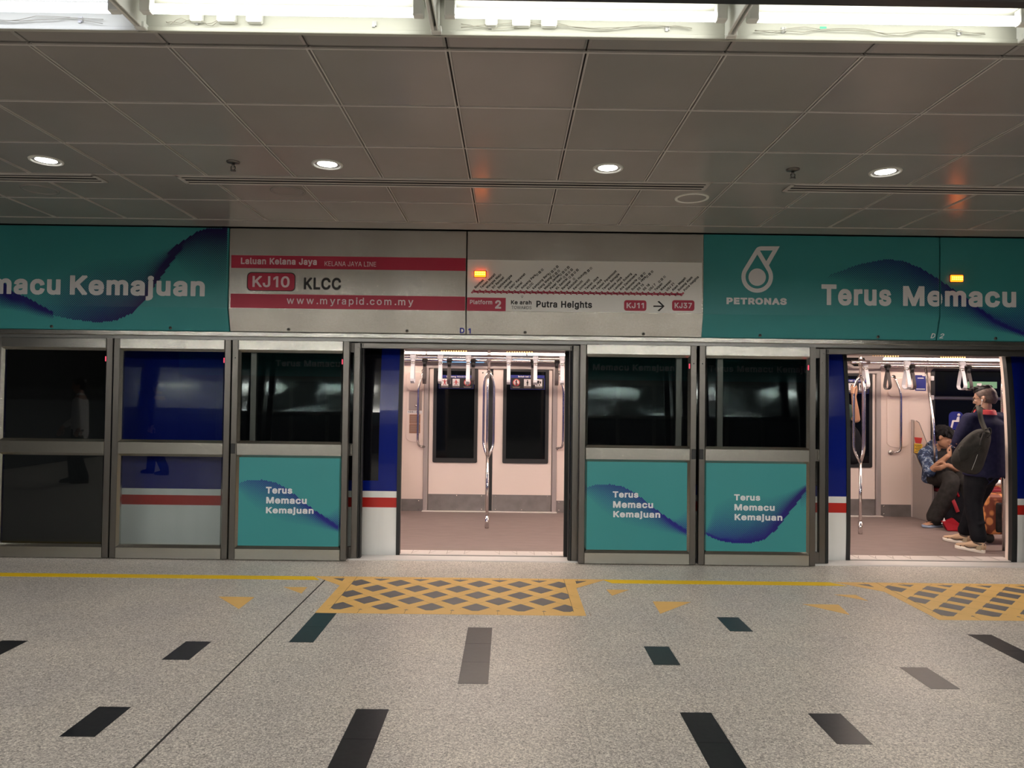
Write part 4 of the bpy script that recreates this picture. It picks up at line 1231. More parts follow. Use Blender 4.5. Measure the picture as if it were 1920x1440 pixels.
YA = PSD + .021
ribA = [(150, 925, 950, .3), (165, 910, 965, .5), (220, 895, 1030, .7), (300, 893, 1095, .85), (380, 908, 1140, .9), (450, 945, 1160, .95), (520, 998, 1170, 1.0), (600, 1062, 1178, 1.15), (700, 1130, 1192, 1.7), (790, 1190, 1212, 2.2)]
ribA2 = [(660, 1110, 1090, .7), (700, 1130, 1090, .8), (770, 1178, 1010, .85), (790, 1190, 1000, .85)]
ribB = [(865, 1182, 1165, 1.8), (960, 1225, 1190, 1.5), (1050, 1240, 1130, 1.2), (1150, 1238, 1000, 1.15), (1230, 1218, 960, 1.15), (1300, 1155, 945, 1.3), (1360, 1075, 935, 1.6), (1420, 1000, 912, 2.0), (1510, 880, 870, 2.4)]
ribB2 = [(880, 1190, 1150, .9), (930, 1215, 990, .9), (1000, 1232, 940, .95), (1100, 1240, 928, 1.0), (1200, 1228, 938, 1.0), (1300, 1155, 940, 1.0)]
ribB3 = [(1440, 965, 1050, .5), (1510, 880, 1030, .7)]
w3 = words_px([('Terus', 1149, 1197, 921.5, 933), ('Memacu', 1149.5, 1224.5, 940, 952.5), ('Kemajuan', 1149.8, 1238, 958.5, 970.5)])
w4 = words_px([('Terus', 1376.5, 1425.5, 927, 938.5), ('Memacu', 1377, 1452.5, 945.5, 957.5), ('Kemajuan', 1377.3, 1467, 964, 976)])
w2 = words_px([('Terus', 498.5, 548, 913, 925.5), ('Memacu', 499, 575, 932, 944.5), ('Kemajuan', 498.5, 588, 951, 963)])
dx2 = at(447, 900, YA).x - at(1100, 900, YA).x
art3 = ([(px_ribbon(ribA, 3.2, 1050, 630, YA), 1.2), (px_ribbon(ribA2, 3.2, 1050, 630, YA), 1.5)], w3, ((.006, .13, .50), (.002, .022, .50)))
art2 = ([([(x + dx2, a + .002, b + .002, s) for x, a, b, s in r], p) for r, p in art3[0]], w2, art3[2])
art4 = ([(px_ribbon(ribB, 3.2, 1050, 630, YA), 1.1), (px_ribbon(ribB2, 3.2, 1050, 630, YA), 1.4), (px_ribbon(ribB3, 3.2, 1050, 630, YA), 1.3)], w4, ((.003, .030, .50), (.055, .008, .40)))
H = MOD / 2
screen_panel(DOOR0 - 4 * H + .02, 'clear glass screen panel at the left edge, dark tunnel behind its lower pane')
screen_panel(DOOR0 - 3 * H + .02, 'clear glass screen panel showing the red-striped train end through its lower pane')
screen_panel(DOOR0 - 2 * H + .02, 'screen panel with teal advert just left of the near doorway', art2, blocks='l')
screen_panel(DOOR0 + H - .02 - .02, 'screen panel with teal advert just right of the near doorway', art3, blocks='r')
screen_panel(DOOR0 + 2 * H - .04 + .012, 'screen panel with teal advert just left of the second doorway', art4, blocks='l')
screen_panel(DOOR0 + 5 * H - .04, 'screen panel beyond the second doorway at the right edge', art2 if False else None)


def sliding_leaf(xe, sgn, label):
    """leaf slid open behind a fixed panel; xe is its leading edge, sgn the way it slid"""
    y = 6.415
    t = thing('sliding_door', label, 'door', (xe + sgn * .5, y, 0), 'sliding leaves of the platform screen doors, slid open')
    b = xe + sgn * 1.02
    m = MB(); m.box((xe + sgn * .030, y, .01), (xe + sgn * .088, y + .045, 1.955), .003).box((b, y, .01), (b - sgn * .055, y + .045, 1.955), .003)
    st = build_each(m, 'stile', M['steel_stile'], t)
    m = MB()
    m.box((xe + sgn * .088, y, 1.87), (b - sgn * .055, y + .045, 1.955)).box((xe + sgn * .088, y, .932), (b - sgn * .055, y + .045, 1.04)).box((xe + sgn * .088, y, .01), (b - sgn * .055, y + .045, .11))
    build_each(m, 'rail', M['steel_stile'], t)
    m = MB(); m.box((xe, y + .004, .01), (xe + sgn * .013, y + .06, 1.95), .004).box((xe + sgn * .017, y - .004, .01), (xe + sgn * .030, y + .05, 1.95), .004); build_each(m, 'rubber_seal', M['rubber'], t)
    m = MB(); m.box((xe + sgn * .088, y + .018, .11), (b - sgn * .055, y + .026, .932)).box((xe + sgn * .088, y + .018, 1.04), (b - sgn * .055, y + .026, 1.87)); build_each(m, 'pane', M['screen_glass'], t)
    for zz in (1.83, 1.78, 1.72):
        m = MB(); m.cyl((xe + sgn * .06, y + .002, zz), (xe + sgn * .06, y - .0015, zz), .005, 10); m.build('screw', M['steel_dark'], st)
    m = MB(); m.box((xe + sgn * .090, y - .006, 1.035), (xe + sgn * .104, y + .006, .945), .002); m.build('stop', M['steel_rail'], t)
    return t


E1, E2 = DOOR0 - .935, DOOR0 + .935
sliding_leaf(E1, -1, 'sliding door leaf parked behind the advert panel left of the near doorway')
sliding_leaf(E2, 1, 'sliding door leaf parked behind the advert panel right of the near doorway')
sliding_leaf(E1 + 2 * MOD, -1, 'sliding door leaf parked at the left of the second doorway')
sliding_leaf(E2 + 2 * MOD, 1, 'sliding door leaf parked at the right of the second doorway')
ps = thing('platform_sill', 'pale metal sill along the platform edge under the doors', 'sill', (0, 6.5, 0))
m = MB(); m.box((XA, 6.385, -.10), (XB, 6.47, .010), .003); m.build('sill_plate', M['platform_sill'], ps)
m = MB(); m.box((XA, 6.475, -.10), (XB, 6.60, .002), .003); m.build('sill_nosing', M['platform_sill'], ps)

# ================================================================== the train carriage
PROFILE = [(-.95, 6.72), (-.2, 6.655), (.25, 6.64), (.9, 6.64), (1.3, 6.655), (1.7, 6.69), (2.0, 6.735), (2.3, 6.80), (2.62, 6.98)]
def side_y(z):
    for (a, ya), (b, yb) in zip(PROFILE[:-1], PROFILE[1:]):
        if z <= b: return ya + (yb - ya) * (z - a) / (b - a)
    return PROFILE[-1][1]

TX0, TX1 = -3.70, 10.5
DW = .80
DC = [TD, TD + 4.21]                                  # carriage doorways
car = thing('train_carriage', 'blue and white train carriage with a red stripe standing behind the screen doors', 'train', (TD, 7.9, 0))


def skin(x0, x1, z0, z1, off, name, mt, n=10, parent=car, th=.03):
    m = MB()
    prof = [(z0 + (z1 - z0) * k / n) for k in range(n + 1)]
    a = [(side_y(z) + off, z) for z in prof]; b = [(y + th, z) for y, z in a][::-1]
    m.prism([(x0, y, z) for y, z in a + b], (x1 - x0, 0, 0))
    return m.build(name, mt, parent)


secs = [(TX0, DC[0] - DW), (DC[0] + DW, DC[1] - DW), (DC[1] + DW, TX1)]
wins = [(-2.62, -1.215), (.66, 2.98), (5.25, 7.6)]
for (a, b), (wa, wb) in zip(secs, wins):
    sd = skin(a, b, .587, 2.60, 0, 'blue_side', M['train_blue'], 16)
    skin(a, b, -.92, .436, 0, 'white_side', M['train_white'], 8)
    skin(a, b, .436, .527, -.0015, 'red_stripe', M['train_red'], 2)
    skin(a, b, .527, .587, 0, 'white_band', M['train_white'], 2)
    skin(wa, wb, .685, 1.96, -.003, 'window', M['train_black'], 10, th=.01)
for cx in DC:                                          # black rubber edges of the doorways
    for s in (-1, 1):
        xa = cx + s * DW; xb = cx + s * (DW - (.035 if not (s > 0 and cx > 2) else .05))
        skin(min(xa, xb), max(xa, xb), -.02, 2.02, -.012, 'door_edge', M['rubber'], 10, th=.05)
        skin(min(xa, xb + s * .006), max(xa, xb + s * .006), .0, 2.02, .04, 'door_pillar', M['cream_panel'] if s > 0 else M['door_cream'], 10, th=.045)
    m = MB(); m.box((cx - DW, side_y(2.02) - .01, 2.005), (cx + DW, 6.86, 2.62)); m.build('door_header', M['train_blue'], car)
m = MB(); m.box((TX0, 6.66, -.92), (TX0 + .05, FAR + .15, 2.6)); m.build('end_wall', M['train_blue'], car)
m = MB(); m.prism([(TX0, 6.98, 2.6), (TX0, 7.3, 2.75), (TX0, 9.1, 2.75), (TX0, 9.35, 2.6)], (TX1 - TX0, 0, 0)); m.build('roof', M['train_white'], car)
m = MB(); m.box((TX0 + .05, 6.83, -.12), (TX1, FAR + .05, 0.0)); m.build('cabin_floor', M['cabin_floor'], car)
for cx in DC:
    m = MB(); m.box((cx - DW, 6.645, -.12), (cx + DW, 6.832, .003), .003)
    sl = m.build('door_sill', M['sill_metal'], car)
    m = MB()
    for k in range(-4, 5):
        if k == 0: continue
        x = cx + k * .165
        m.box((x - .002, 6.67, .002), (x + .002, 6.82, .0045))
        m.face([(x, 6.70, .0038), (x + .05 * (1 if k < 0 else -1), 6.80, .0038), (x + .05 * (1 if k < 0 else -1) + .006, 6.80, .0038), (x + .006, 6.70, .0038)])
    m.build('tread_groove', M['cabin_grey'], sl)
    m = MB(); m.box((cx - DW, 6.62, -.08), (cx + DW, 6.646, -.004), .003); m.build('sill_edge', M['rubber'], car)
# inside: ceiling, coving with light strips, far side
m = MB(); m.box((TX0 + .05, 6.9, 2.16), (TX1, FAR + .1, 2.20)); m.build('cabin_ceiling', M['cabin_ceiling'], car)
m = MB(); m.prism([(TX0 + .05, FAR + .06, 1.925), (TX0 + .05, 9.11, 1.93), (TX0 + .05, 9.09, 1.992), (TX0 + .05, 8.93, 2.05), (TX0 + .05, 8.86, 2.16), (TX0 + .05, FAR + .06, 2.16)], (TX1 - TX0 - .06, 0, 0)); m.build('coving', M['coving_grey'], car)
m = MB(); m.prism([(TX0 + .05, 6.86, 1.99), (TX0 + .05, 6.97, 2.02), (TX0 + .05, 7.06, 2.16), (TX0 + .05, 6.86, 2.16)], (TX1 - TX0 - .06, 0, 0)); m.build('near_coving', M['cabin_grey'], car)
for y, z, nm in ((8.955, 2.028, 'light_strip'), (7.25, 2.145, 'near_light_strip')):
    x = TX0 + .1
    while x < 9.5:
        m = MB(); (m.cyl((x + .012, y, z), (x + 1.26, y, z), .009, 10) if y > 8 else m.box((x + .012, y - .07, z), (x + 1.26, y + .07, z + .012), .004)); m.build(nm, M['cabin_strip'], car)
        x += 1.272
for pa, pb, py in ((828, 874, 658.5), (951, 997.5, 660.5), (1637, 1684, 668), (1764.5, 1809, 670)):
    a, b = at(pa, py, 8.905), at(pb, py, 8.905)
    m = MB()
    for k in range(11):
        p = a + (b - a) * (k / 10); m.ball(p, .008, 8)
    build_each(m, 'ceiling_led', M['dot_led'], car)
for pa, pb in ((827, 908), (962, 1011)):
    a, b = at(pa, 679, 9.105), at(pb, 671, 9.105)
    m = MB(); m.box((a.x, 9.095, a.z), (b.x, 9.12, b.z)); m.build('display_strip', M['screen_cyan'], car)


def far_wall(x0, x1, name='wall_panel', mt='cream_panel'):
    m = MB(); m.box((x0, FAR, 0), (x1, FAR + .06, 1.93)); o = m.build(name, M[mt], car)
    m = MB(); m.box((x0, FAR - .006, 0), (x1, FAR + .001, .155), .002); k = m.build('kick_plate', M['kick_plate'], car)
    m = MB()
    for x in (x0 + .05, (x0 + x1) / 2, x1 - .05):
        for z in (.03, .13): m.cyl((x, FAR - .005, z), (x, FAR - .009, z), .008, 8)
    build_each(m, 'screw', M['chrome'], k)
    return o


far_wall(TX0 + .05, DC[0] - .865); far_wall(DC[0] + .85, DC[1] - .865); far_wall(DC[1] + .86, TX1)
for cx in DC:
    # recessed door leaves with black windows
    m = MB()
    for s in (-1, 1): m.box((cx + s * .865, FAR - .02, 0), (cx + s * .805, FAR + .05, 1.86), .006)
    m.box((cx - .865, FAR - .02, 1.85), (cx + .865, FAR + .05, 1.93), .006)
    m.build('door_frame', M['cabin_grey'], car)
    m = MB(); m.box((cx - .052, FAR + .008, .01), (cx + .03, FAR + .05, 1.85)); m.build('centre_seal', M['rubber'], car)
    m = MB(); m.box((cx - .87, FAR - .08, 0), (cx + .87, FAR, .012), .004); m.build('threshold', M['sill_metal'], car)
    for s in (-1, 1):
        xa, xb = (cx - .80, cx - .052) if s < 0 else (cx + .03, cx + .80)
        m = MB(); m.box((xa, FAR + .004, .012), (xb, FAR + .04, 1.85), .006); lf = m.build('far_door', M['door_cream'], car)
        wa, wb = (xa + .055, xb - .115) if s < 0 else (xa + .13, xb - .045)
        m = MB()
        m.prism(rounded(wa, wb, .63, 1.86, .02, FAR - .012), (0, .03, 0), .0); m.build('window_rubber', M['window_rubber'], lf)
        m = MB(); m.box((wa + .045, FAR - .016, .69), (wb - .045, FAR - .010, 1.82)); m.build('window', M['window_black'], lf)
        m = MB(); m.box((xa + .004, FAR - .001, .014), (xb - .004, FAR + .01, .222), .002); kp = m.build('kick_plate', M['kick_plate'], lf)
        m = MB()
        for k in range(3):
            for z in (.03, .205): m.cyl((xa + .05 + k * (xb - xa - .1) / 2, FAR, z), (xa + .05 + k * (xb - xa - .1) / 2, FAR - .004, z), .006, 8)
        build_each(m, 'screw', M['chrome'], kp)
        m = MB()
        for x in (wa + .05, wb + .06): m.cyl((x, FAR + .002, 1.80), (x, FAR - .002, 1.80), .010, 10)
        build_each(m, 'bolt', M['steel_dark'], lf)


def pillar_cover(x0, x1, small):
    """raised cover on the far wall beside the doors: a box over a plate with a round foot"""
    w = x1 - x0; xc = (x0 + x1) / 2
    m = MB(); m.prism([(x, FAR - .030, z) for x, _, z in rounded(x0, x1, 1.555, 1.80, .07, 0)], (0, .03, 0), .004); bx = m.build('cover_box', M['cream_panel'], car)
    pts = [(x1, FAR - .014, 1.56), (x0, FAR - .014, 1.56), (x0, FAR - .014, .96)] + [(xc - w / 2 * math.cos(math.radians(a)), FAR - .014, .96 - .07 * math.sin(math.radians(a))) for a in range(10, 180, 10)] + [(x1, FAR - .014, .96)]
    m = MB(); m.prism(pts, (0, .014, 0), .003); pl = m.build('cover_plate', M['cream_panel'], car)
    if small:
        m = MB(); m.box((x0 + .035, FAR - .022, 1.30), (x1 - .015, FAR - .012, 1.545), .004); hp_ = m.build('hatch', M['plate_grey'], pl)
        m = MB(); m.cyl((xc + .02, FAR - .020, 1.36), (xc + .02, FAR - .027, 1.36), .014, 14); m.build('lock', M['chrome'], hp_)
        m = MB(); m.box((x0 + .015, FAR - .0165, 1.262), (x1 - .012, FAR - .013, 1.297)); st = m.build('number_sticker', M['sign_white'], pl)
        m = MB(); letters(m, '135', x0 + .03, x0 + .095, 1.269, 1.291, FAR - .0172, .02); letters(m, '|', x0 + .112, x0 + .116, 1.268, 1.292, FAR - .0172); letters(m, 'H', x0 + .135, x0 + .155, 1.269, 1.291, FAR - .0172, .02); m.build('lettering', M['black_vinyl'], st)
        for z0 in (1.128, 1.005):
            m = MB(); m.box((x0 + .045, FAR - .018, z0), (x1 - .035, FAR - .013, z0 + .118)); bp = m.build('notice_plate', M['brown_plate'], pl)
            m = MB()
            for k in range(6): m.box((x0 + .055, FAR - .0184, z0 + .014 + k * .016), (x1 - .047 - (k % 3) * .012, FAR - .0178, z0 + .019 + k * .016))
            m.build('print', M['plate_grey'], bp)


pillar_cover(-1.335, -1.115, True)
pillar_cover(.70, .92, False)
pillar_cover(4.915, 5.20, False)
# window over the seats beside the second doorway
m = MB(); m.prism(rounded(5.49, 6.95, .95, 1.935, .07, FAR - .022), (0, .03, 0)); wf = m.build('window_frame', M['window_rubber'], car)
m = MB(); m.box((5.535, FAR - .027, 1.575), (6.90, FAR - .018, 1.90)).box((5.535, FAR - .027, 1.0), (6.90, FAR - .018, 1.52)); build_each(m, 'window_pane', M['window_black'], wf)
m = MB(); m.box((5.50, FAR - .036, 1.53), (6.94, FAR - .02, 1.562), .004); m.build('transom', M['steel_dark'], wf)
for z, nm in ((1.55, 'catch'), (1.80, 'catch')):
    m = MB(); m.box((5.475, FAR - .04, z - .03), (5.515, FAR - .02, z + .03), .006); m.build(nm, M['sign_white'], wf)


# ---- bars, poles, straps
def tube_thing(name, label, cat, parts, loc, group=None):
    t = thing(name, label, cat, loc, group)
    for nm, fn, mt in parts:
        m = MB(); fn(m); m.build(nm, M[mt], t)
    return t


NR, FR = (8.0, 1.925), (8.90, 1.938)
tube_thing('handrail', 'ceiling handrail nearer the platform carrying the pale straps', 'handrail', [('bar', lambda m: m.cyl((-3.6, *NR), (9.6, *NR), .0165, 14), 'chrome')], (2.5, NR[0], NR[1]), 'overhead handrails in the train')
tube_thing('handrail', 'overhead handrail along the far side carrying the dark straps', 'handrail', [('bar', lambda m: m.cyl((-3.6, *FR), (9.6, *FR), .0145, 14), 'chrome')], (2.5, FR[0], FR[1]), 'overhead handrails in the train')


def rounded_path(pts, r, n=6):
    P = [Vector(p) for p in pts]; out = [P[0]]
    for a, b, c in zip(P[:-2], P[1:-1], P[2:]):
        d1, d2 = (a - b), (c - b)
        k = min(r, d1.length * .5, d2.length * .5)
        p, q = b + d1.normalized() * k, b + d2.normalized() * k
        for i in range(n + 1):
            t = i / n; out.append(p * (1 - t) ** 2 + b * 2 * t * (1 - t) + q * t * t)
    return out + [P[-1]]


def loop_pole(x, y, a0, label):
    t = thing('grab_pole', label, 'pole', (x, y, 0), 'floor to ceiling grab poles')
    m = MB(); m.cyl((x, y, .0), (x, y, .82), .0165, 14).cyl((x, y, 1.74), (x, y, 2.16), .0165, 14); build_each(m, 'post', M['chrome'], t)
    m = MB(); m.cyl((x, y, 0), (x, y, .14), .022, 16); m.build('foot_sleeve', M['chrome'], t)
    m = MB(); m.cyl((x, y, 1.885), (x, y, 1.965), .024, 16).cyl((x - .10, y - .0, 1.925), (x + .10, y, 1.925), .022, 14); m.build('rail_clamp', M['chrome'], t)
    for k in range(3):
        a = math.radians(a0 + 120 * k); c, s = math.cos(a) * .068, math.sin(a) * .068
        m = MB(); m.tube(rounded_path([(x + c * .08, y + s * .08, .80), (x + c, y + s, .93), (x + c, y + s, 1.66), (x + c * .08, y + s * .08, 1.78)], .07), .0135, 12); m.build('loop_bar', M['chrome'], t)
    return t


loop_pole(-.235, 8.03, 23, 'steel grab pole with a triple loop in the empty doorway')
loop_pole(3.953, 7.95, 40, 'steel grab pole with a triple loop gripped by the person in green')


def strap(x, y, z, grey, label, group):
    t = thing('hand_strap', label, 'hand strap', (x, y, z - .32), group)
    c = M['strap_black'] if grey else M['strap_white']
    b = M['strap_grey'] if grey else M['strap_white']
    m = MB(); m.cyl((x - .030, y, z), (x + .030, y, z), .027, 16).box((x - .022, y - .018, z - .055), (x + .022, y + .018, z), .006); m.build('clip', c, t)
    m = MB(); m.ball((x, y, z - .068), .024, 14); m.cyl((x, y - .023, z - .068), (x, y - .029, z - .068), .009, 10); m.build('swivel', M['strap_black'] if grey else M['chrome'], t)
    path = []
    for k in range(25):
        u = k / 24
        if u < .38: q = u / .38; path.append((-(.012 + .052 * q ** .8), -.075 - .175 * q))
        elif u < .62:
            q = (u - .38) / .24; a = math.pi * (1 - q); path.append((.064 * math.cos(a), -.25 - .045 * math.sin(a)))
        else: q = (1 - u) / .38; path.append(((.012 + .052 * q ** .8), -.075 - .175 * q))
    m = MB()
    w, th = .020, .0032
    R = []
    for i, (a, bz) in enumerate(path):
        p, q = path[max(i - 1, 0)], path[min(i + 1, 24)]
        n = Vector((0, -(q[1] - p[1]), q[0] - p[0])).normalized() * th
        n = Vector((0, n.y, n.z)); P = Vector((x, y + a, z + bz))
        R.append([P + n + Vector((-w, 0, 0)), P + n + Vector((w, 0, 0)), P - n + Vector((w, 0, 0)), P - n + Vector((-w, 0, 0))])
    m.rings(R); m.build('band', b, t, smooth=False)
    return t


ordn = ['first', 'second', 'third', 'fourth', 'fifth', 'sixth']
wl = ['pale hand strap at the left, before the pillar with the grey hatch', 'pale hand strap before the left window of the far door', 'pale hand strap just left of the looped pole, over the round red sign', 'pale hand strap just right of the looped pole', 'pale hand strap before the right notice on the far door', 'pale hand strap at the right edge of the empty doorway']
for px, lab in zip((774.5, 826, 878, 954, 1004, 1054), wl):
    p = at(px, 672, NR[0]); strap(p.x, *NR, False, lab, 'pale straps on the near handrail')
gl = ['dark hand strap beside the left grab handle of the far wall', 'dark hand strap before the first red pictogram on the left notice', 'dark hand strap at the right end of the left notice', 'dark hand strap behind a pale strap at the right notice', 'dark hand strap beside the right grab handle of the far wall']
for px, lab in zip((796.5, 842.5, 887.5, 999, 1044), gl):
    p = at(px, 676, FR[0]); strap(p.x, *FR, True, lab, 'dark straps on the far handrail')
for px, lab in zip((1623, 1700, 1803.5), ('pale hand strap beside the raised hand on the looped pole', 'pale hand strap left of the blue sticker in the second doorway', 'pale hand strap left of the head of the man with the backpack')):
    p = at(px, 678, NR[0]); strap(p.x, *NR, False, lab, 'pale straps on the near handrail')
for px, lab in zip((1664, 1710, 1815.5), ('dark hand strap before the curved grab handle in the second doorway', 'dark hand strap touching the blue sticker', 'dark hand strap nearest the head of the man with the backpack')):
    p = at(px, 684, FR[0]); strap(p.x, *FR, True, lab, 'dark straps on the far handrail')


def grab_handle(x, sgn, label, z0=.84, z1=1.81):
    t = thing('grab_rail', label, 'handle', (x, FAR, z0), 'curved grab handles on the far wall')
    m = MB(); m.tube(rounded_path([(x - sgn * .02, FAR, z1), (x - sgn * .012, FAR - .05, z1 - .03), (x + sgn * .035, FAR - .085, z1 - .20), (x + sgn * .035, FAR - .085, z0 + .06), (x + sgn * .02, FAR - .07, z0), (x - sgn * .055, FAR, z0 - .01)], .07), .0155, 12); m.build('bar', M['chrome'], t)
    m = MB(); m.cyl((x - sgn * .055, FAR - .014, z0 - .01), (x - sgn * .055, FAR, z0 - .01), .032, 18).cyl((x - sgn * .02, FAR - .012, z1), (x - sgn * .02, FAR, z1), .028, 18); build_each(m, 'flange', M['chrome'], t)


grab_handle(-1.135, -1, 'curved steel grab handle beside the pillar with the grey hatch')
grab_handle(.665, 1, 'curved steel grab handle at the right of the empty doorway')
grab_handle(5.02, 1, 'curved steel grab handle on the cream pillar in the second doorway')

# ---- notices
def notice(x0, z0, x1, z1, kind, label):
    y = FAR - .020
    t = thing('notice_sticker', label, 'notice', ((x0 + x1) / 2, y, z0), 'safety notices on the far door windows')
    m = MB(); m.box((x0, y - .003, z0), (x1, y, z1)); m.build('backing', M['black_vinyl'], t)
    m = MB(); m.box((x0, y - .0036, z1 - .036), (x1, y - .003, z1))
    for a, b, c, d in ((x0, z0, x1, z0 + .006), (x0, z0, x0 + .006, z1), (x1 - .006, z0, x1, z1)): m.box((a, y - .0036, b), (c, y - .003, d))
    m.build('border', M['sign_blue'], t)
    w = x1 - x0
    m = MB()
    if kind == 0:
        letters(m, 'Dilarang', x0 + w * .22, x0 + w * .49, z1 - .029, z1 - .008, y - .0045, .04, keep='D'); letters(m, 'PROHIBITED', x0 + w * .52, x0 + w * .82, z1 - .028, z1 - .009, y - .0045, .01)
    else:
        letters(m, 'Berhati-hati', x0 + w * .22, x0 + w * .53, z1 - .029, z1 - .008, y - .0045, .04, keep='B'); letters(m, 'CAUTION', x0 + w * .56, x0 + w * .78, z1 - .028, z1 - .009, y - .0045, .01)
    m.build('lettering', M['sign_white'], t)
    for k in range(3):
        xc = x0 + w * (.17 + .325 * k); zc = (z0 + z1) / 2 - .005; h = .046
        m = MB(); rd = MB(); sq = (kind == 0 and k < 2) or (kind == 1 and k > 0)
        if sq: m.box((xc - h, y - .0042, zc - h), (xc + h, y - .003, zc + h))
        else: m.cyl((xc, y - .003, zc), (xc, y - .0042, zc), h, 24)
        pc = m.build('pictogram', M['sign_white'], t)
        man = M['sign_red'] if kind == 0 and k < 2 else M['black_vinyl']
        m = MB(); yy = y - .0050
        if kind == 1 and k == 2:
            m.box((xc - .032, yy, zc - .012), (xc + .008, yy + .0006, zc + .03)).box((xc + .014, yy, zc - .01), (xc + .032, yy + .0006, zc + .02)).box((xc - .03, yy, zc - .034), (xc - .012, yy + .0006, zc - .02)).box((xc, yy, zc - .034), (xc + .02, yy + .0006, zc - .02))
        else:
            m.cyl((xc, yy + .0006, zc + .027), (xc, yy, zc + .027), .008, 10).box((xc - .008, yy, zc - .012), (xc + .008, yy + .0006, zc + .018))
            for q in ((-1, .3), (1, .6)):
                m.tube([(xc + q[0] * .004, yy + .0003, zc - .01), (xc + q[0] * .016 * (1 if kind == 0 else .4), yy + .0003, zc - .038)], .0042, 5)
                m.tube([(xc + q[0] * .006, yy + .0003, zc + .013), (xc + q[0] * (.03 if kind == 0 else .012), yy + .0003, zc + (.022 if k != 1 else -.005))], .0036, 5)
        m.build('figure', man, pc)
        if not sq:
            ring = [(xc + .041 * math.cos(a * math.pi / 16), yy, zc + .041 * math.sin(a * math.pi / 16)) for a in range(32)]
            m = MB(); m.tube(ring, .0042, 6, closed=True, up=(0, 1, 0)); m.tube([(xc - .028, yy, zc + .028), (xc + .028, yy, zc - .028)], .003, 6); m.build('red_ring', M['sign_red'], pc)
        m = MB()
        for j in range(2): m.box((xc - .05 + .006 * j, y - .0042, zc - h - .012 - j * .010), (xc + .05 - .006 * j, y - .003, zc - h - .007 - j * .010))
        m.build('caption', M['plate_grey'], t)


for cx, nm in ((DC[0], 'in the empty doorway'), (DC[1], 'in the second doorway')):
    d = cx - DC[0]
    a, b = at(823, 728.5, FAR), at(888.5, 704, FAR)
    if d == 0: notice(a.x + d, a.z, b.x + d, b.z, 0, 'blue edged notice with red figures on the left far door window')
    a, b = at(957, 730, FAR), at(1021.5, 704, FAR)
    notice(a.x + d, a.z, b.x + d, b.z, 1, 'blue edged notice with a red ring on the right far door window' if d == 0 else 'blue edged notice behind the raised hand in the second doorway')
a, b = at(1716, 732.5, FAR), at(1736, 703.5, FAR)
t = thing('information_sticker', 'square blue sticker on the cream wall left of the pole', 'sticker', ((a.x + b.x) / 2, FAR, a.z))
m = MB(); m.box((a.x, FAR - .003, a.z), (b.x, FAR + .001, b.z - .012)).box((a.x, FAR - .003, b.z - .014), (a.x + .09, FAR + .001, b.z)); m.build('backing', M['sign_blue'], t)
m = MB(); m.box((a.x + .03, FAR - .0036, b.z - .045), (b.x - .03, FAR - .003, b.z - .034)).box((a.x + .012, FAR - .0036, a.z + .016), (b.x - .012, FAR - .003, a.z + .027)); m.build('print_line', M['sign_white'], t)
a, b = at(1779, 805.5, FAR - .03), at(1806, 772, FAR - .03)
t = thing('priority_sign', 'blue priority seat sign with a white seated figure on the window', 'sign', ((a.x + b.x) / 2, FAR - .03, a.z))
xc, zc = (a.x + b.x) / 2, (a.z + b.z) / 2
m = MB(); m.prism(rounded(a.x, b.x, a.z, b.z, .06, FAR - .031), (0, .003, 0)); m.build('backing', M['sign_blue'], t)
m = MB(); yy = FAR - .033
m.cyl((xc + .035, yy + .001, zc + .075), (xc + .035, yy, zc + .075), .020, 14)
m.prism([(xc + .046, yy, zc + .050), (xc + .014, yy, zc + .050), (xc - .006, yy, zc - .014), (xc + .040, yy, zc - .014)], (0, .001, 0))
m.prism([(xc + .040, yy - .0003, zc + .006), (xc - .046, yy - .0003, zc + .006), (xc - .046, yy - .0003, zc - .016), (xc + .040, yy - .0003, zc - .016)], (0, .001, 0))
m.prism([(xc - .026, yy - .0006, zc - .002), (xc - .050, yy - .0006, zc + .004), (xc - .074, yy - .0006, zc - .092), (xc - .050, yy - .0006, zc - .096)], (0, .001, 0)); m.build('seated_figure', M['sign_white'], t)
p = at(1784, 814, FAR - .03)
m = MB(); letters(m, 'Zon', p.x, p.x + .125, p.z, p.z + .048, yy, .02, keep='Z'); m.build('lettering', M['sign_white'], t)
a, b = at(1811, 727.5, FAR - .03), at(1869, 716, FAR - .03)
t = thing('exit_sign_reflection', 'faint green reflection of a lit sign in the dark window behind the standing man', 'sign', ((a.x + b.x) / 2, FAR - .03, a.z))
m = MB(); m.box((a.x, FAR - .034, a.z), (b.x, FAR - .027, b.z)); m.build('face', M['reflected_green'], t)  # glowing plate stands in for the reflection of a green exit sign
m = MB(); m.box((a.x + .14, FAR - .036, a.z + .02), (a.x + .2, FAR - .034, b.z - .02)); m.build('print', M['sign_white'], t)
# ceiling display unit seen at the top left of the second doorway
t = thing('ceiling_display', 'angular display unit hanging from the train ceiling in the second doorway', 'display', (4.35, 8.75, 1.86))
a, b = at(1583, 691, 8.75), at(1652, 671, 8.75)
m = MB(); m.prism([(a.x - .25, 8.80, b.z), (a.x + .06, 8.66, a.z + .012), (a.x + .09, 8.66, a.z - .005), (b.x - .04, 8.66, a.z + .0), (b.x, 8.80, b.z)], (0, .14, 0), .004) if False else m.prism([(a.x - .20, 8.70, b.z + .02), (a.x + .08, 8.70, a.z), (b.x - .04, 8.70, a.z), (b.x + .02, 8.70, b.z + .02)], (0, .16, 0), .008); m.build('casing', M['cabin_ceiling'], t)
m = MB(); m.prism([(a.x - .08, 8.694, b.z - .005), (a.x + .10, 8.694, a.z + .028), (a.x + .27, 8.694, a.z + .028), (a.x + .22, 8.694, b.z - .005)], (0, .006, 0)); m.build('screen', M['window_black'], t)
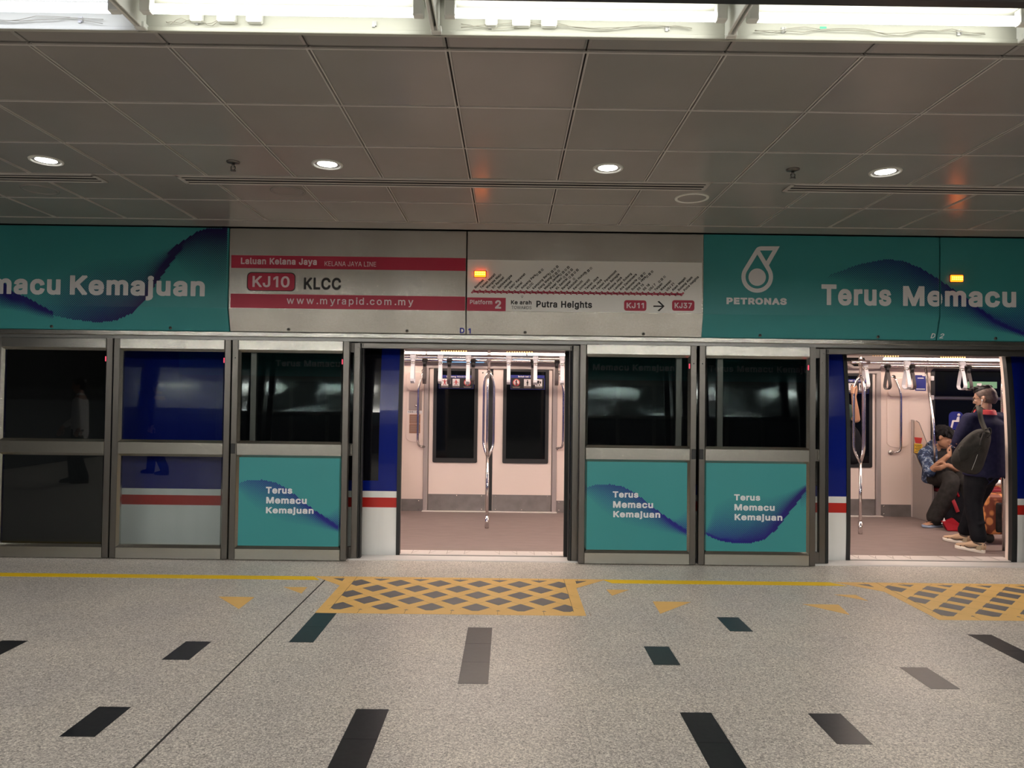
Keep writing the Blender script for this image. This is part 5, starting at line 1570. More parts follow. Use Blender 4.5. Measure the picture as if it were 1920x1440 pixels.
# ---- partitions beside the seats, seats
def partition(x, yy, label, flip=False):
    t = thing('seat_partition', label, 'partition', (x, 8.97, 0), 'seat end partitions')
    top = [(9.19, .82), (9.13, .81), (9.09, .755), (9.04, .69), (8.94, .605), (8.84, .556), (8.74, .545)]
    m = MB(); m.prism([(x - .012, y, z) for y, z in top + [(8.74, .30), (8.80, .05), (8.83, .0), (9.19, 0)]], (.024, 0, 0), .004); m.build('lower_panel', M['partition_grey'], t)
    m = MB(); m.tube([(x, y, z) for y, z in top], .014, 10); m.build('top_trim', M['partition_grey'], t)
    m = MB(); m.prism([(x - .004, y, z) for y, z in [(9.16, .82), (9.16, 1.25), (9.10, 1.245), (9.04, 1.225), (8.98, 1.14), (8.86, .965), (8.76, .62), (8.76, .56), (8.84, .57), (8.94, .62), (9.04, .705), (9.09, .77), (9.13, .825)]], (.008, 0, 0)); g = m.build('glass_screen', M['partition_glass'], t)
    m = MB(); m.tube([(x, 9.10, 1.247), (x, 9.04, 1.227), (x, 8.98, 1.142), (x, 8.86, .967), (x, 8.76, .63)], .004, 6); m.build('glass_edge', M['steel_dark'], g)
    m = MB(); m.box((x - .014, 9.16, 0), (x + .014, 9.2, 1.26), .004); m.build('wall_post', M['cabin_ceiling'], t)
    m = MB(); m.tube(rounded_path([(x, 8.72, .52), (x, 8.715, 1.15), (x, 8.78, 1.45), (x, 8.90, 1.93)], .2), .0165, 12); m.build('pole', M['chrome'], t)
    return t


partition(5.245, 0, 'grey partition with a glass top and pole beside the seated youth')
t = partition(-1.42, 0, 'grey partition seen edge on at the left of the empty doorway')
p = thing('warning_sticker', 'yellow and red warning sticker on the glass of the seat partition', 'sticker', (5.24, 9.06, .76))
m = MB(); m.box((5.236, 8.96, .835), (5.2405, 9.13, .955)); m.build('yellow_field', M['sticker_yellow'], p)
m = MB()
for k in range(5): m.box((5.2352, 8.975, .850 + k * .02), (5.2362, 9.115 - .02 * (k % 2), .857 + k * .02))
m.build('print', M['black_vinyl'], p)
m = MB(); m.prism([(5.236, 9.13, 1.035), (5.236, 8.96, 1.035), (5.236, 8.985, .962), (5.236, 9.105, .962)], (.0045, 0, 0)); m.prism([(5.236, 9.06, .83), (5.236, 8.99, .83), (5.236, 9.02, .775)], (.0045, 0, 0)); build_each(m, 'red_mark', M['sign_red'], p)
for k in range(4):
    x0 = 5.30 + k * .47
    s = thing('moulded_chair', ('red moulded train seat behind the seated youth', 'red moulded train seat beside the seated youth', 'third red train seat from the partition', 'fourth red train seat from the partition')[k], 'seat', (x0 + .22, 8.95, 0), 'row of red seats by the window')
    m = MB(); m.box((x0, 8.73, .38), (x0 + .45, 9.17, .43), .02, 3); m.build('seat', M['seat_red'], s)
    m = MB(); m.prism([(x0, 9.17, .42), (x0, 9.10, .43), (x0, 9.13, .88), (x0, 9.185, .88)], (.45, 0, 0), .012); m.build('backrest', M['seat_red'], s)
    m = MB(); m.box((x0 + .02, 8.85, 0), (x0 + .43, 9.18, .38), .01); m.build('pedestal', M['cabin_grey'], s)
# bars at the right side of the second doorway
t = thing('door_rail', 'vertical steel bars at the right edge of the second doorway', 'handle', (4.95, 7.25, 0))
for (x, y), z0, z1, b in (((4.985, 7.12), .0, 1.80, .10), ((5.10, 7.30), .55, 1.88, .06)):
    m = MB(); m.tube(rounded_path([(x, y, z0), (x, y, z1 - .18), (x + b, y + .05, z1), (x + b + .02, y + .05, 2.16)], .08), .015, 12); m.build('bar', M['chrome'], t)

# ================================================================== people and what they carry
def V(*a): return Vector(a)


def bez(pts, n=10):
    """smooth path through points (Catmull-Rom)"""
    P = [Vector(p) for p in pts]
    P = [P[0] * 2 - P[1]] + P + [P[-1] * 2 - P[-2]]
    out = []
    for i in range(1, len(P) - 2):
        for k in range(n):
            t = k / n
            a, b, c, d = P[i - 1:i + 3]
            out.append(.5 * ((2 * b) + (c - a) * t + (2 * a - 5 * b + 4 * c - d) * t * t + (3 * b - a - 3 * c + d) * t ** 3))
    return out + [P[-2]]


def limb(m, pts, rad, up=None, n=8, seg=14, hem=False):
    """tapering limb through joints with radii (number or (across, along up)); rounded ends"""
    path = bez(pts, n)
    rr = []
    for i in range(len(path)):
        t = i / n; k = min(int(t), len(rad) - 2); f = t - k
        a = rad[k] if isinstance(rad[k], tuple) else (rad[k],) * 2
        b = rad[k + 1] if isinstance(rad[k + 1], tuple) else (rad[k + 1],) * 2
        f = f * f * (3 - 2 * f)
        rr.append((a[0] + (b[0] - a[0]) * f, a[1] + (b[1] - a[1]) * f))
    d0 = (path[1] - path[0]).normalized(); d1 = (path[-1] - path[-2]).normalized()
    pre = [(path[0] - d0 * rr[0][0] * .75, .35), (path[0] - d0 * rr[0][0] * .45, .8)]
    post = [(path[-1] + d1 * rr[-1][0] * .45, .8), (path[-1] + d1 * rr[-1][0] * .75, .35)]
    if hem: post = []
    P = [a for a, _ in pre] + path + [a for a, _ in post]
    R = [(rr[0][0] * s, rr[0][1] * s) for _, s in pre] + rr + [(rr[-1][0] * s, rr[-1][1] * s) for _, s in post]
    m.tube(P, R, seg, up=up)
    return m


class Frame:
    """local axes: f forward, l to the person's left, u up"""
    def __init__(s, o, f, u=(0, 0, 1)):
        s.o = Vector(o); s.f = Vector(f).normalized(); u = Vector(u)
        s.l = u.cross(s.f).normalized(); s.u = s.f.cross(s.l).normalized()
    def __call__(s, f=0, l=0, u=0): return s.o + s.f * f + s.l * l + s.u * u
    def mat(s): return Matrix(((s.l.x, s.f.x, s.u.x, s.o.x), (s.l.y, s.f.y, s.u.y, s.o.y), (s.l.z, s.f.z, s.u.z, s.o.z), (0, 0, 0, 1)))


def ell(m, F, c, r, seg=16):
    """ellipsoid in a frame: c and r as (forward, left, up)"""
    t = bmesh.new()
    bmesh.ops.create_uvsphere(t, u_segments=seg, v_segments=seg // 2 + 2, radius=1)
    for v in t.verts: v.co = F(c[0] + v.co.y * r[0], c[1] + v.co.x * r[1], c[2] + v.co.z * r[2])
    for f in t.faces: f.smooth = True
    return m.take2(t, 0)


def head_shapes(m, F, s=1.0):
    """skull, jaw, nose, brow, lips, ears about a head centre F.o"""
    q = lambda a: tuple(x * s for x in a)
    ell(m, F, q((-.005, 0, .035)), q((.098, .076, .088)))
    ell(m, F, q((.028, 0, -.030)), q((.066, .060, .080)))
    ell(m, F, q((.052, 0, -.088)), q((.030, .034, .022)))
    ell(m, F, q((.088, 0, .030)), q((.016, .050, .014)))
    limb(m, [F(*q((.094, 0, .018))), F(*q((.110, 0, -.018)))], [.007 * s, .013 * s], n=4, seg=10)
    ell(m, F, q((.098, .012, -.022)), q((.010, .008, .007)), 10); ell(m, F, q((.098, -.012, -.022)), q((.010, .008, .007)), 10)
    for d in (1, -1):
        ell(m, F, q((.074, .036 * d, -.010)), q((.018, .022, .020)), 12)
        ell(m, F, q((-.006, .077 * d, -.005)), q((.020, .010, .032)), 12)
        ell(m, F, q((-.014, .083 * d, .004)), q((.012, .010, .018)), 10)
    ell(m, F, q((.090, 0, -.050)), q((.010, .024, .006)), 12); ell(m, F, q((.088, 0, -.060)), q((.010, .020, .007)), 12)
    return m


def face_parts(body, F, s, lip):
    q = lambda a: tuple(x * s for x in a)
    for d in (1, -1):
        m = MB(); ell(m, F, q((.0855, .031 * d, .006)), q((.0075, .0125, .0042)), 12); e = m.build('eye', M['sign_white'], body)
        m = MB(); ell(m, F, q((.092, .031 * d, .005)), q((.004, .006, .006)), 10); m.build('iris', M['black_plastic'], body)
        m = MB(); m.tube(bez([F(*q((.094, .012 * d, .026))), F(*q((.094, .030 * d, .033))), F(*q((.080, .048 * d, .026)))], 5), .004 * s, 6); m.build('eyebrow', M['hair_black'], body)
    m = MB(); ell(m, F, q((.0955, 0, -.0545)), q((.007, .021, .0075)), 12); m.build('lips', lip, body)


def hand(m, w, d, n, side, curl=.5, s=1.0, spread=.0):
    """palm, four fingers and a thumb. w wrist, d towards the fingers, n out of the palm, side +1 when the thumb is on d x n"""
    d = Vector(d).normalized(); n = Vector(n); n = (n - d * n.dot(d)).normalized(); t = d.cross(n) * side
    w = Vector(w)
    limb(m, [w, w + d * .035 * s, w + d * .082 * s], [(.024 * s, .017 * s), (.034 * s, .0145 * s), (.038 * s, .012 * s)], up=n, n=5, seg=12)
    for k, (off, L) in enumerate(((.029, .070), (.0098, .080), (-.0098, .075), (-.028, .058))):
        b = w + d * .082 * s + t * off * s
        dirs = d + t * spread * (1.5 - k) * .15
        p = [b]; a = 0
        for seg_, f in ((.45, .6), (.32, 1.0), (.23, .8)):
            a += curl * f
            p.append(p[-1] + (dirs * math.cos(a) + n * math.sin(a)).normalized() * L * seg_ * s)
        limb(m, p, [.0098 * s, .0092 * s, .0086 * s, .0072 * s], n=4, seg=9)
    b = w + d * .028 * s + t * .026 * s
    limb(m, [b, b + (t * .9 + d * .45 + n * .3) * .034 * s, b + (t * .75 + d * 1.15 + n * .55) * .048 * s, b + (t * .6 + d * 1.7 + n * .8) * .054 * s], [.014 * s, .0115 * s, .0098 * s, .008 * s], n=4, seg=9)


def fist_on_bar(m, c, axis, p, s=1.0, r=.0135):
    """hand closed round a bar: c on the bar, p unit from the bar to the palm"""
    axis = Vector(axis).normalized(); p = Vector(p); p = (p - axis * p.dot(axis)).normalized(); q = axis.cross(p)
    c = Vector(c)
    limb(m, [c + p * (r + .015) - axis * .045, c + p * (r + .016), c + p * (r + .014) + axis * .042], [(.034, .015), (.040, .0165), (.036, .014)], up=p, n=5)
    for k in range(4):
        h = (-.033 + .0215 * k) * s; R = r + .0088
        pts = [c + axis * h + p * R * math.cos(a) + q * R * math.sin(a) for a in (math.radians(x) for x in (20, 70, 120, 170, 215 - 10 * abs(k - 1.5)))]
        limb(m, pts, [.0105, .0100, .0096, .0092, .0082], n=4, seg=9)
    R = r + .0095
    limb(m, [c + axis * .040 + p * (R + .006), c + axis * .047 + p * R * math.cos(-1.0) + q * R * math.sin(-1.0), c + axis * .040 + p * R * math.cos(-1.9) + q * R * math.sin(-1.9), c + axis * .026 + p * R * math.cos(-2.5) + q * R * math.sin(-2.5)], [.0135, .0118, .0102, .0085], n=4, seg=9)


def shoe(root, heel, d, L, cols):
    """low trainer: sole, upper, toe box, darker overlays; heel at the ground, d towards the toe"""
    F = Frame((heel[0], heel[1], 0), (d[0], d[1], 0))
    t = root
    def outline(k, w=1.0):
        pts = [(0, .0), (.012, .030), (.06, .036), (.13, .035), (.20, .046), (.25, .043), (.282, .024), (.290, 0), (.282, -.024), (.25, -.042), (.20, -.044), (.13, -.034), (.06, -.035), (.012, -.030)]
        return [F(-.0 + a * L / .29, b * w, k) for a, b in pts]
    m = MB(); m.rings([outline(.002, .96), outline(.004), outline(.028, 1.04), outline(.034, .98)]); so = m.build('shoe', M[cols[0]], t)
    m = MB()
    sec = [(.004, .030, .098), (.05, .036, .112), (.10, .037, .112), (.145, .038, .095), (.19, .042, .074), (.235, .042, .064), (.270, .030, .054), (.284, .012, .040)]
    R = []
    for a, w, h in sec:
        r = []
        for k in range(16):
            an = 2 * math.pi * k / 16
            r.append(F(a * L / .29, w * math.cos(an), .026 + max(0, (h - .026)) * (.5 + .5 * math.sin(an)) ** .85))
        R.append(r)
    m.rings(R); up = m.build('upper', M[cols[1]], so)
    for a0, a1, w, h0, h1, c, nm in ((.012, .062, .0385, .030, .080, cols[3], 'heel_panel'), (.205, .222, .0425, .030, .056, cols[2], 'toe_trim')):
        m = MB()
        for sg in (1, -1): m.prism([F(a0 * L / .29, sg * w, h0), F(a1 * L / .29, sg * w, h0), F((a1 - .005) * L / .29, sg * w * .80, h1), F((a0 + .004) * L / .29, sg * w * .80, h1)], F.l * sg * .002)
        build_each(m, nm, M[c], up)
    m = MB()                                   # curved side flash
    for sg in (1, -1):
        pts = [F(a * L / .29, sg * b, h) for a, b, h in ((.055, .0375, .060), (.095, .0385, .043), (.135, .0385, .036), (.168, .0395, .042), (.185, .034, .058))]
        m.tube(bez(pts, 5), [.002, .003, .0035, .004, .0045, .0048, .005, .005, .005, .005, .005, .005, .005, .0048, .0045, .0042, .004, .0035, .003, .002, .002], 6, up=F.l)
    build_each(m, 'side_flash', M[cols[2]], up)
    m = MB(); m.tube([F(.058 * L / .29 + .050 * math.cos(a * math.pi / 10), .034 * math.sin(a * math.pi / 10), .092 + .008 * math.cos(a * math.pi / 10)) for a in range(20)], .008, 8, closed=True); m.build('collar', M[cols[2]], up)
    m = MB()
    for k in range(4): m.tube(bez([F((.118 + .022 * k) * L / .29, -.018, .098 - .012 * k), F((.120 + .022 * k) * L / .29, 0, .104 - .012 * k), F((.118 + .022 * k) * L / .29, .018, .098 - .012 * k)], 3), .0032, 6)
    m.build('laces', M[cols[4]], up)
    m = MB(); ell(m, F, (.245 * L / .29, 0, .046), (.030, .030, .012), 12); m.build('toe_cap', M[cols[4]], up)
    return so


# ------------------------------------------------ the standing man seen from behind
G = Frame((4.775, 7.10, 0), (-.20, .98, 0))
man = thing('person', 'person standing with back turned in navy shirt and black trousers, backpack on one shoulder', 'person', tuple(G.o))
HC = at(1848, 748, 7.10)
FH = Frame(HC, (-.62, .76, -.22))
m = MB(); head_shapes(m, FH, 1.0)
neck0 = G(-.005, 0, 1.36); 
limb(m, [G(-.01, .0, 1.30), neck0, HC + V(.0, 0, -.06)], [.060, .054, .056], n=6)
ell(m, G, (-.01, 0, 1.20), (.095, .155, .17))               # chest, waist and hips under the clothes
limb(m, [G(0, 0, 1.22), G(-.0, 0, 1.0), G(0, 0, .86)], [(.14, .095), (.13, .09), (.15, .10)], up=G.f)
SL, SR = G(-.005, .185, 1.325), G(0, -.185, 1.335)
EL, ER = G(.03, .285, 1.075), G(.03, -.25, 1.07)
WL, WR = G(.23, .03, 1.06), G(.27, -.13, 1.08)
limb(m, [SL, EL], [.050, .043], n=8); limb(m, [EL, EL.lerp(WL, .4), WL], [.042, .040, .028], n=6)
limb(m, [SR, ER], [.050, .043], n=8); limb(m, [ER, ER.lerp(WR, .4), WR], [.042, .040, .028], n=6)
hand(m, WL, G.f * .45 - G.l * .85 + G.u * .1, G.u * .75 + G.f * .4, 1, .55); hand(m, WR, G.f * .9 + G.l * .25 + G.u * .1, G.l * .8 + G.u * .5, -1, .55)
HL, HR = G(0, .085, .86), G(0, -.085, .86)
AL, AR = G(-.035, .10, .10), G(.335, -.10, .10)
KL, KR = G(.035, .095, .475), G(.20, -.095, .47)
limb(m, [HL, KL, AL], [.075, .05, .038], n=8); limb(m, [HR, KR, AR], [.075, .05, .038], n=8)
for a in (AL, AR): limb(m, [a + V(0, 0, -.02), a + G.f * .10 + V(0, 0, -.062)], [.034, .026], n=5)
body = m.build('body', M['skin_head'], man); remesh(body, .0075, 4)
face_parts(body, FH, 1.0, M['skin_tan'])
m = MB()                                                     # faded sides, longer crown
ell(m, FH, (-.008, 0, .038), (.1010, .0790, .0880)); ell(m, FH, (-.026, 0, .004), (.082, .0755, .082))
hd = m.build('hair', M['hair_fade'], man); remesh(hd, .006, 3)
cut = bmesh.new(); cut.from_mesh(hd.data)
inv = Matrix.Translation(-ORIGIN[man.name])
bmesh.ops.bisect_plane(cut, geom=cut.verts[:] + cut.edges[:] + cut.faces[:], plane_co=inv @ FH(.030, 0, .015), plane_no=(FH.f * .85 - FH.u * .45), clear_outer=True)
bmesh.ops.bisect_plane(cut, geom=cut.verts[:] + cut.edges[:] + cut.faces[:], plane_co=inv @ FH(-.05, 0, -.058), plane_no=(-FH.u + FH.f * .4), clear_outer=True)
cut.to_mesh(hd.data); cut.free()
m = MB(); rnd = random.Random(3)
ell(m, FH, (.002, .0, .088), (.090, .064, .046))
for k in range(130):
    a, b = rnd.uniform(-.075, .085), rnd.uniform(-.055, .055)
    p = FH(a, b, .112 + .018 * (1 - (a / .1) ** 2 - (b / .07) ** 2))
    limb(m, [p, p + FH.f * rnd.uniform(.008, .028) + FH.u * rnd.uniform(.004, .02) + FH.l * rnd.uniform(-.012, .012)], [.0075, .003], n=3, seg=6)
o = m.build('crown_hair', M['hair_black'], hd); remesh(o, .0045, 1)
g = MB()                                                     # spectacles
for d in (1, -1):
    g.tube([FH(.100, d * .032 + .023 * math.cos(a * math.pi / 9), .004 + .018 * math.sin(a * math.pi / 9)) for a in range(18)], .0022, 6, closed=True)
    g.tube([FH(.098, d * .054, .010), FH(.06, d * .078, .012), FH(-.010, d * .084, .012), FH(-.03, d * .080, -.004)], .0022, 6)
g.tube([FH(.101, .010, .008), FH(.101, -.010, .008)], .0022, 6); g.build('spectacles', M['black_plastic'], man)
m = MB(); m.ball(FH(.006, .090, -.012), .008, 10); m.tube(bez([FH(.006, .090, -.018), FH(.03, .085, -.07), FH(.05, .05, -.12)], 6), .0025, 6); m.build('earphone', M['white_cloth'], man)
m = MB()                                                     # shirt: torso and short loose sleeves
limb(m, [G(-.012, 0, 1.335), G(-.02, 0, 1.25), G(-.015, 0, 1.08), G(-.005, 0, .93), G(.0, 0, .752)], [(.135, .072), (.205, .115), (.200, .128), (.198, .142), (.212, .156)], up=G.f, n=10, seg=24, hem=True)
ell(m, G, (-.01, .12, 1.325), (.072, .085, .06)); ell(m, G, (-.005, -.12, 1.33), (.072, .085, .06))
limb(m, [SL + G.l * -.01, SL.lerp(EL, .5), EL + (WL - EL) * .06], [.072, .068, .062], n=8); limb(m, [SR, SR.lerp(ER, .5), ER + (WR - ER) * .06], [.072, .068, .060], n=8)
rnd = random.Random(5)
for k in range(9):                                           # folds
    a = rnd.uniform(-.15, .15); z = rnd.uniform(.82, 1.2)
    limb(m, [G(-.115, a, z), G(-.122, a + rnd.uniform(-.05, .05), z - .10), G(-.11, a + rnd.uniform(-.06, .06), z - .2)], [.006, .014, .006], n=5, seg=8)
sh = m.build('shirt', M['navy_cloth'], man); remesh(sh, .010, 5)
m = MB(); R_ = [[G(-.012 + (r + .002 * k) * math.cos(a * math.pi / 10) * 1.02, r * math.sin(a * math.pi / 10), z + .012 * math.cos(a * math.pi / 10)) for a in range(20)] for k, (r, z) in enumerate(((.100, 1.375), (.090, 1.412), (.078, 1.424), (.072, 1.408)))]
m.rings(R_, cap=False); m.build('collar', M['collar_red'], sh)
m = MB()                                                     # trousers
limb(m, [G(0, 0, .93), G(-.005, 0, .84), G(0, 0, .76)], [(.165, .115), (.182, .128), (.16, .12)], up=G.f, n=8, seg=20)
for h, k, a in ((HL, KL, AL), (HR, KR, AR)):
    limb(m, [h, h.lerp(k, .5), k, k.lerp(a, .6), a + V(0, 0, .032)], [(.108, .118), (.096, .104), (.078, .084), (.070, .077), (.067, .076)], up=G.f, n=8, seg=16)
for k in range(2, 6):
    s = (AL, AR)[k % 2]; a = rnd.uniform(0, 6.28)
    limb(m, [s + V(.057 * math.cos(a), .057 * math.sin(a), .06 + .03 * k), s + V(.057 * math.cos(a + 1), .057 * math.sin(a + 1), .08 + .03 * k)], [.012, .012], n=5, seg=8)
tr_ = m.build('trousers', M['black_cloth'], man); remesh(tr_, .010, 4)
cols = ('shoe_sole', 'shoe_tan', 'shoe_dark', 'shoe_olive', 'shoe_pink')
shoe(man, AL + G.f * -.070 - V(0, 0, .1), (-.42, .90), .292, cols)
shoe(man, AR + G.f * -.070 - V(0, 0, .1), (-.42, .90), .292, cols)
# phone in front of him
t = thing('mobile_phone', 'dark mobile phone held by the standing man, hidden in front of him', 'phone', tuple(WL + G.f * .10))
c = WL + G.f * .085 - G.l * .075 + G.u * .045
m = MB(); m.prism([c + G.l * a + (G.u * .8 + G.f * .6) * b for a, b in ((-.037, -.075), (.037, -.075), (.037, .075), (-.037, .075))], (G.f * .8 - G.u * .6) * .009, .002); m.build('case', M['phone_black'], t)

# ------------------------------------------------ his backpack
def puffed(px_list, y, thick, nrm, name, mt, parent, tilt=(0, 0), rings_=7):
    """stuffed bag: outline seen at pixels px_list at depth y, filled out along nrm"""
    P = [at(a, b, y) for a, b in px_list]
    c = sum(P, Vector()) / len(P)
    P = [p + V(0, tilt[0] * (p.x - c.x) + tilt[1] * (p.z - c.z), 0) for p in P]
    n = Vector(nrm).normalized()
    P = bez(P + [P[0]], 4)[:-1]
    m = MB(); R = []
    for k in range(-rings_, rings_ + 1):
        a = k / rings_ * math.pi / 2 * .97
        s = math.cos(a) ** .55
        R.append([c + (p - c) * s + n * thick * math.sin(a) for p in P])
    m.rings(R)
    return m, c, n


BAGPX = [(1842, 803), (1826, 806), (1808, 817), (1793, 832), (1782, 848), (1778, 862), (1785, 875), (1803, 885), (1822, 890), (1838, 889), (1847, 878), (1852, 862), (1858, 840), (1861, 822), (1857, 808), (1850, 802)]
bag = thing('backpack', 'dark grey backpack hanging from the left shoulder of the standing man', 'backpack', tuple(at(1822, 889, 6.86)))
m, bc, bn = puffed(BAGPX, 6.86, .085, (-.25, -.95, .05), 'bag', None, None, (.22, -.10))
rnd = random.Random(11)
for k in range(9):
    a = at(1840 - k * 6, 812 + k * 3, 6.80) + bn * .03; b = at(1830 - k * 4, 850 + k * 3, 6.80) + bn * .05
    limb(m, [a, a.lerp(b, .5) + bn * .022, b], [.004, .012, .004], n=5, seg=8)
sack = m.build('sack', M['bag_grey'], bag); remesh(sack, .009, 6)
m = MB(); 
pa = [at(1836, 762, 7.02), at(1837, 772, 6.93), at(1840, 788, 6.90), at(1846, 803, 6.84), at(1852, 812, 6.80)]
def ribbon(m, pts, w, th, across):
    path = bez(pts, 6); R = []
    a = Vector(across).normalized()
    for i, p in enumerate(path):
        d = (path[min(i + 1, len(path) - 1)] - path[max(i - 1, 0)]).normalized()
        x = (a - d * a.dot(d)).normalized(); n = d.cross(x)
        R.append([p + x * w + n * th, p - x * w + n * th, p - x * w - n * th, p + x * w - n * th])
    m.rings(R)
ribbon(m, pa, .029, .004, (1, .3, 0)); m.build('shoulder_strap', M['strap_olive'], bag)
m = MB(); ribbon(m, [at(1834, 761, 7.03), at(1828, 768, 7.14), at(1812, 792, 7.20), at(1800, 822, 7.16), at(1800, 850, 7.02), at(1808, 868, 6.92)], .026, .004, (.8, .6, 0)); m.build('front_strap', M['strap_olive'], bag)
m = MB(); m.tube(bez([at(1848, 806, 6.80), at(1856, 803, 6.81), at(1858, 812, 6.79), at(1852, 820, 6.77)], 6), .007, 8).tube(bez([at(1845, 812, 6.765), at(1840, 826, 6.735), at(1838, 836, 6.725)], 6), .011, 8); m.build('drawcord', M['charcoal_cloth'], bag)
m = MB(); m.tube(bez([at(1833, 852, 6.745), at(1828, 866, 6.745), at(1822, 881, 6.76)], 6), .0016, 6); m.build('piping', M['white_cloth'], bag)

# ------------------------------------------------ the seated youth
B = Frame((5.42, 8.92, 0), (.08, -1, 0))
boy = thing('person', 'youth seated by the partition in a dark printed jacket, looking down at a phone', 'person', (5.42, 8.75, 0))
BH = at(1769, 820, 8.72)
FB = Frame(BH, (.62, -.70, -.38))
m = MB(); head_shapes(m, FB, 1.02)
limb(m, [B(.06, 0, .88), B(.10, 0, .95), BH + V(-.01, .02, -.05)], [.058, .050, .052], n=6)
limb(m, [B(0.02, 0, .50), B(.05, 0, .68), B(.055, 0, .86)], [(.15, .105), (.145, .105), (.15, .09)], up=B.f)
# forearms come together over the lap, the right one (to the left in the picture) reaches up
SRb, SLb = at(1733, 852, 8.80), B(.06, .185, .90)
ERb = at(1744, 885, 8.58); WRb = at(1777, 855, 8.38)
ELb = at(1812, 888, 8.55); WLb = at(1776, 872, 8.42)
limb(m, [SRb, SRb.lerp(ERb, .5), ERb], [.050, .048, .042], n=6); limb(m, [ERb, ERb.lerp(WRb, .4), WRb], [.043, .041, .029], n=6)
limb(m, [SLb, SLb.lerp(ELb, .5), ELb], [.050, .048, .042], n=6); limb(m, [ELb, ELb.lerp(WLb, .4), WLb], [.043, .041, .029], n=6)
hand(m, WRb, (.8, -.1, .62), (.3, .75, .3), 1, .35); hand(m, WLb, (-.8, .0, -.35), (.1, .8, .4), -1, .45)
KRb, KLb = at(1783, 902, 8.32), at(1812, 902, 8.34)
HRb, HLb = B(.02, -.09, .52), B(.02, .09, .52)
ARb, ALb = at(1754, 972, 8.44), at(1806, 972, 8.40)
limb(m, [HRb, KRb, ARb], [.075, .055, .036], n=8); limb(m, [HLb, KLb, ALb], [.075, .055, .036], n=8)
ftd = V(-.90, -.30, 0).normalized()
F1 = Frame((ARb.x, ARb.y, .030), ftd)
for Ff in (F1, Frame((ALb.x, ALb.y, .03), (.15, -1, 0))):
    limb(m, [Ff(0, 0, .055), Ff(.0, 0, .02)], [.034, .034], n=4)
    limb(m, [Ff(-.045, 0, .015), Ff(.05, 0, .022), Ff(.125, .0, .012)], [(.030, .024), (.036, .026), (.042, .016)], up=(0, 0, 1), n=6)
    for k in range(5):
        b = Ff(.125, -.030 + .015 * k, .008)
        limb(m, [b, b + Ff.f * .030 + Ff.u * .004, b + Ff.f * (.052 - .005 * abs(k - 3))], [.0095, .0088, .0075], n=3, seg=8)
body = m.build('body', M['skin'], boy); remesh(body, .0075, 4)
face_parts(body, FB, 1.02, M['collar_red'] if False else M['skin_tan'])
m = MB(); rnd = random.Random(9)                             # thick dark hair with a fringe
ell(m, FB, (-.018, 0, .052), (.108, .088, .092)); ell(m, FB, (-.055, 0, .0), (.070, .080, .075))
for k in range(120):
    a = rnd.uniform(0, 2 * math.pi); e = rnd.uniform(.0, 1.3)
    d = FB.f * math.cos(a) * math.cos(e) + FB.l * math.sin(a) * math.cos(e) + FB.u * math.sin(e)
    p = FB(-.018, 0, .052) + FB.f * (d.dot(FB.f) * .104) + FB.l * (d.dot(FB.l) * .086) + FB.u * (d.dot(FB.u) * .090)
    dn = (d * .35 - FB.u * .8 + Vector((rnd.uniform(-.4, .4), rnd.uniform(-.4, .4), rnd.uniform(-.2, .3)))).normalized()
    L = rnd.uniform(.03, .06)
    limb(m, [p, p + (d * .3 + dn) * L * .5, p + dn * L], [.014, .012, .004], n=3, seg=7)
for k in range(14):
    b = -.065 + .01 * k
    limb(m, [FB(.055, b, .105), FB(.100, b * 1.05, .075), FB(.104, b * 1.1 + rnd.uniform(-.008, .008), .036 + rnd.uniform(-.012, .010))], [.014, .012, .004], n=4, seg=7)
hr = m.build('hair', M['hair_black'], boy); remesh(hr, .006, 2)
m = MB()
limb(m, [B(.02, 0, .47), B(.055, 0, .66), B(.065, 0, .84), B(.07, 0, .90)], [(.165, .125), (.160, .128), (.165, .108), (.10, .07)], up=B.f, n=8, seg=20)
ts = m.build('tee_shirt', M['tee_cloth'], boy); remesh(ts, .010, 3)
m = MB()                                                     # open jacket: two fronts and sleeves
for sg, S_, E_, Wr in ((-1, SRb, ERb, WRb), (1, SLb, ELb, WLb)):
    limb(m, [B(.045, sg * .10, .915), S_, S_.lerp(E_, .5), E_ + (E_ - S_).normalized() * .01], [(.055, .06), .074, .070, .066], n=7, seg=16)
    limb(m, [B(.05, sg * .13, .89), B(.06, sg * .155, .70), B(.04, sg * .16, .50)], [(.050, .105), (.045, .125), (.05, .12)], up=B.f, n=7, seg=14)
limb(m, [B(-.06, 0, .90), B(-.065, 0, .7), B(-.06, 0, .5)], [(.15, .045), (.16, .05), (.16, .05)], up=B.f, n=6)
jk = m.build('jacket', M['jacket_cloth'], boy); remesh(jk, .010, 3)
m = MB()
limb(m, [B(-.02, 0, .53), B(.06, 0, .525)], [(.17, .095), (.17, .095)], up=(0, 0, 1), n=6, seg=18)
for h, k, a in ((HRb, KRb, ARb), (HLb, KLb, ALb)):
    limb(m, [h, k + V(0, 0, .0), a], [(.102, .098), (.090, .088), (.104, .104)], n=14, seg=18)
    limb(m, [k + V(-.05, -.06, .02), k + V(.0, -.085, .0), k + V(.05, -.06, .01)], [.010, .016, .010], n=5, seg=8)
tb = m.build('trousers', M['charcoal_cloth'], boy); remesh(tb, .010, 3)
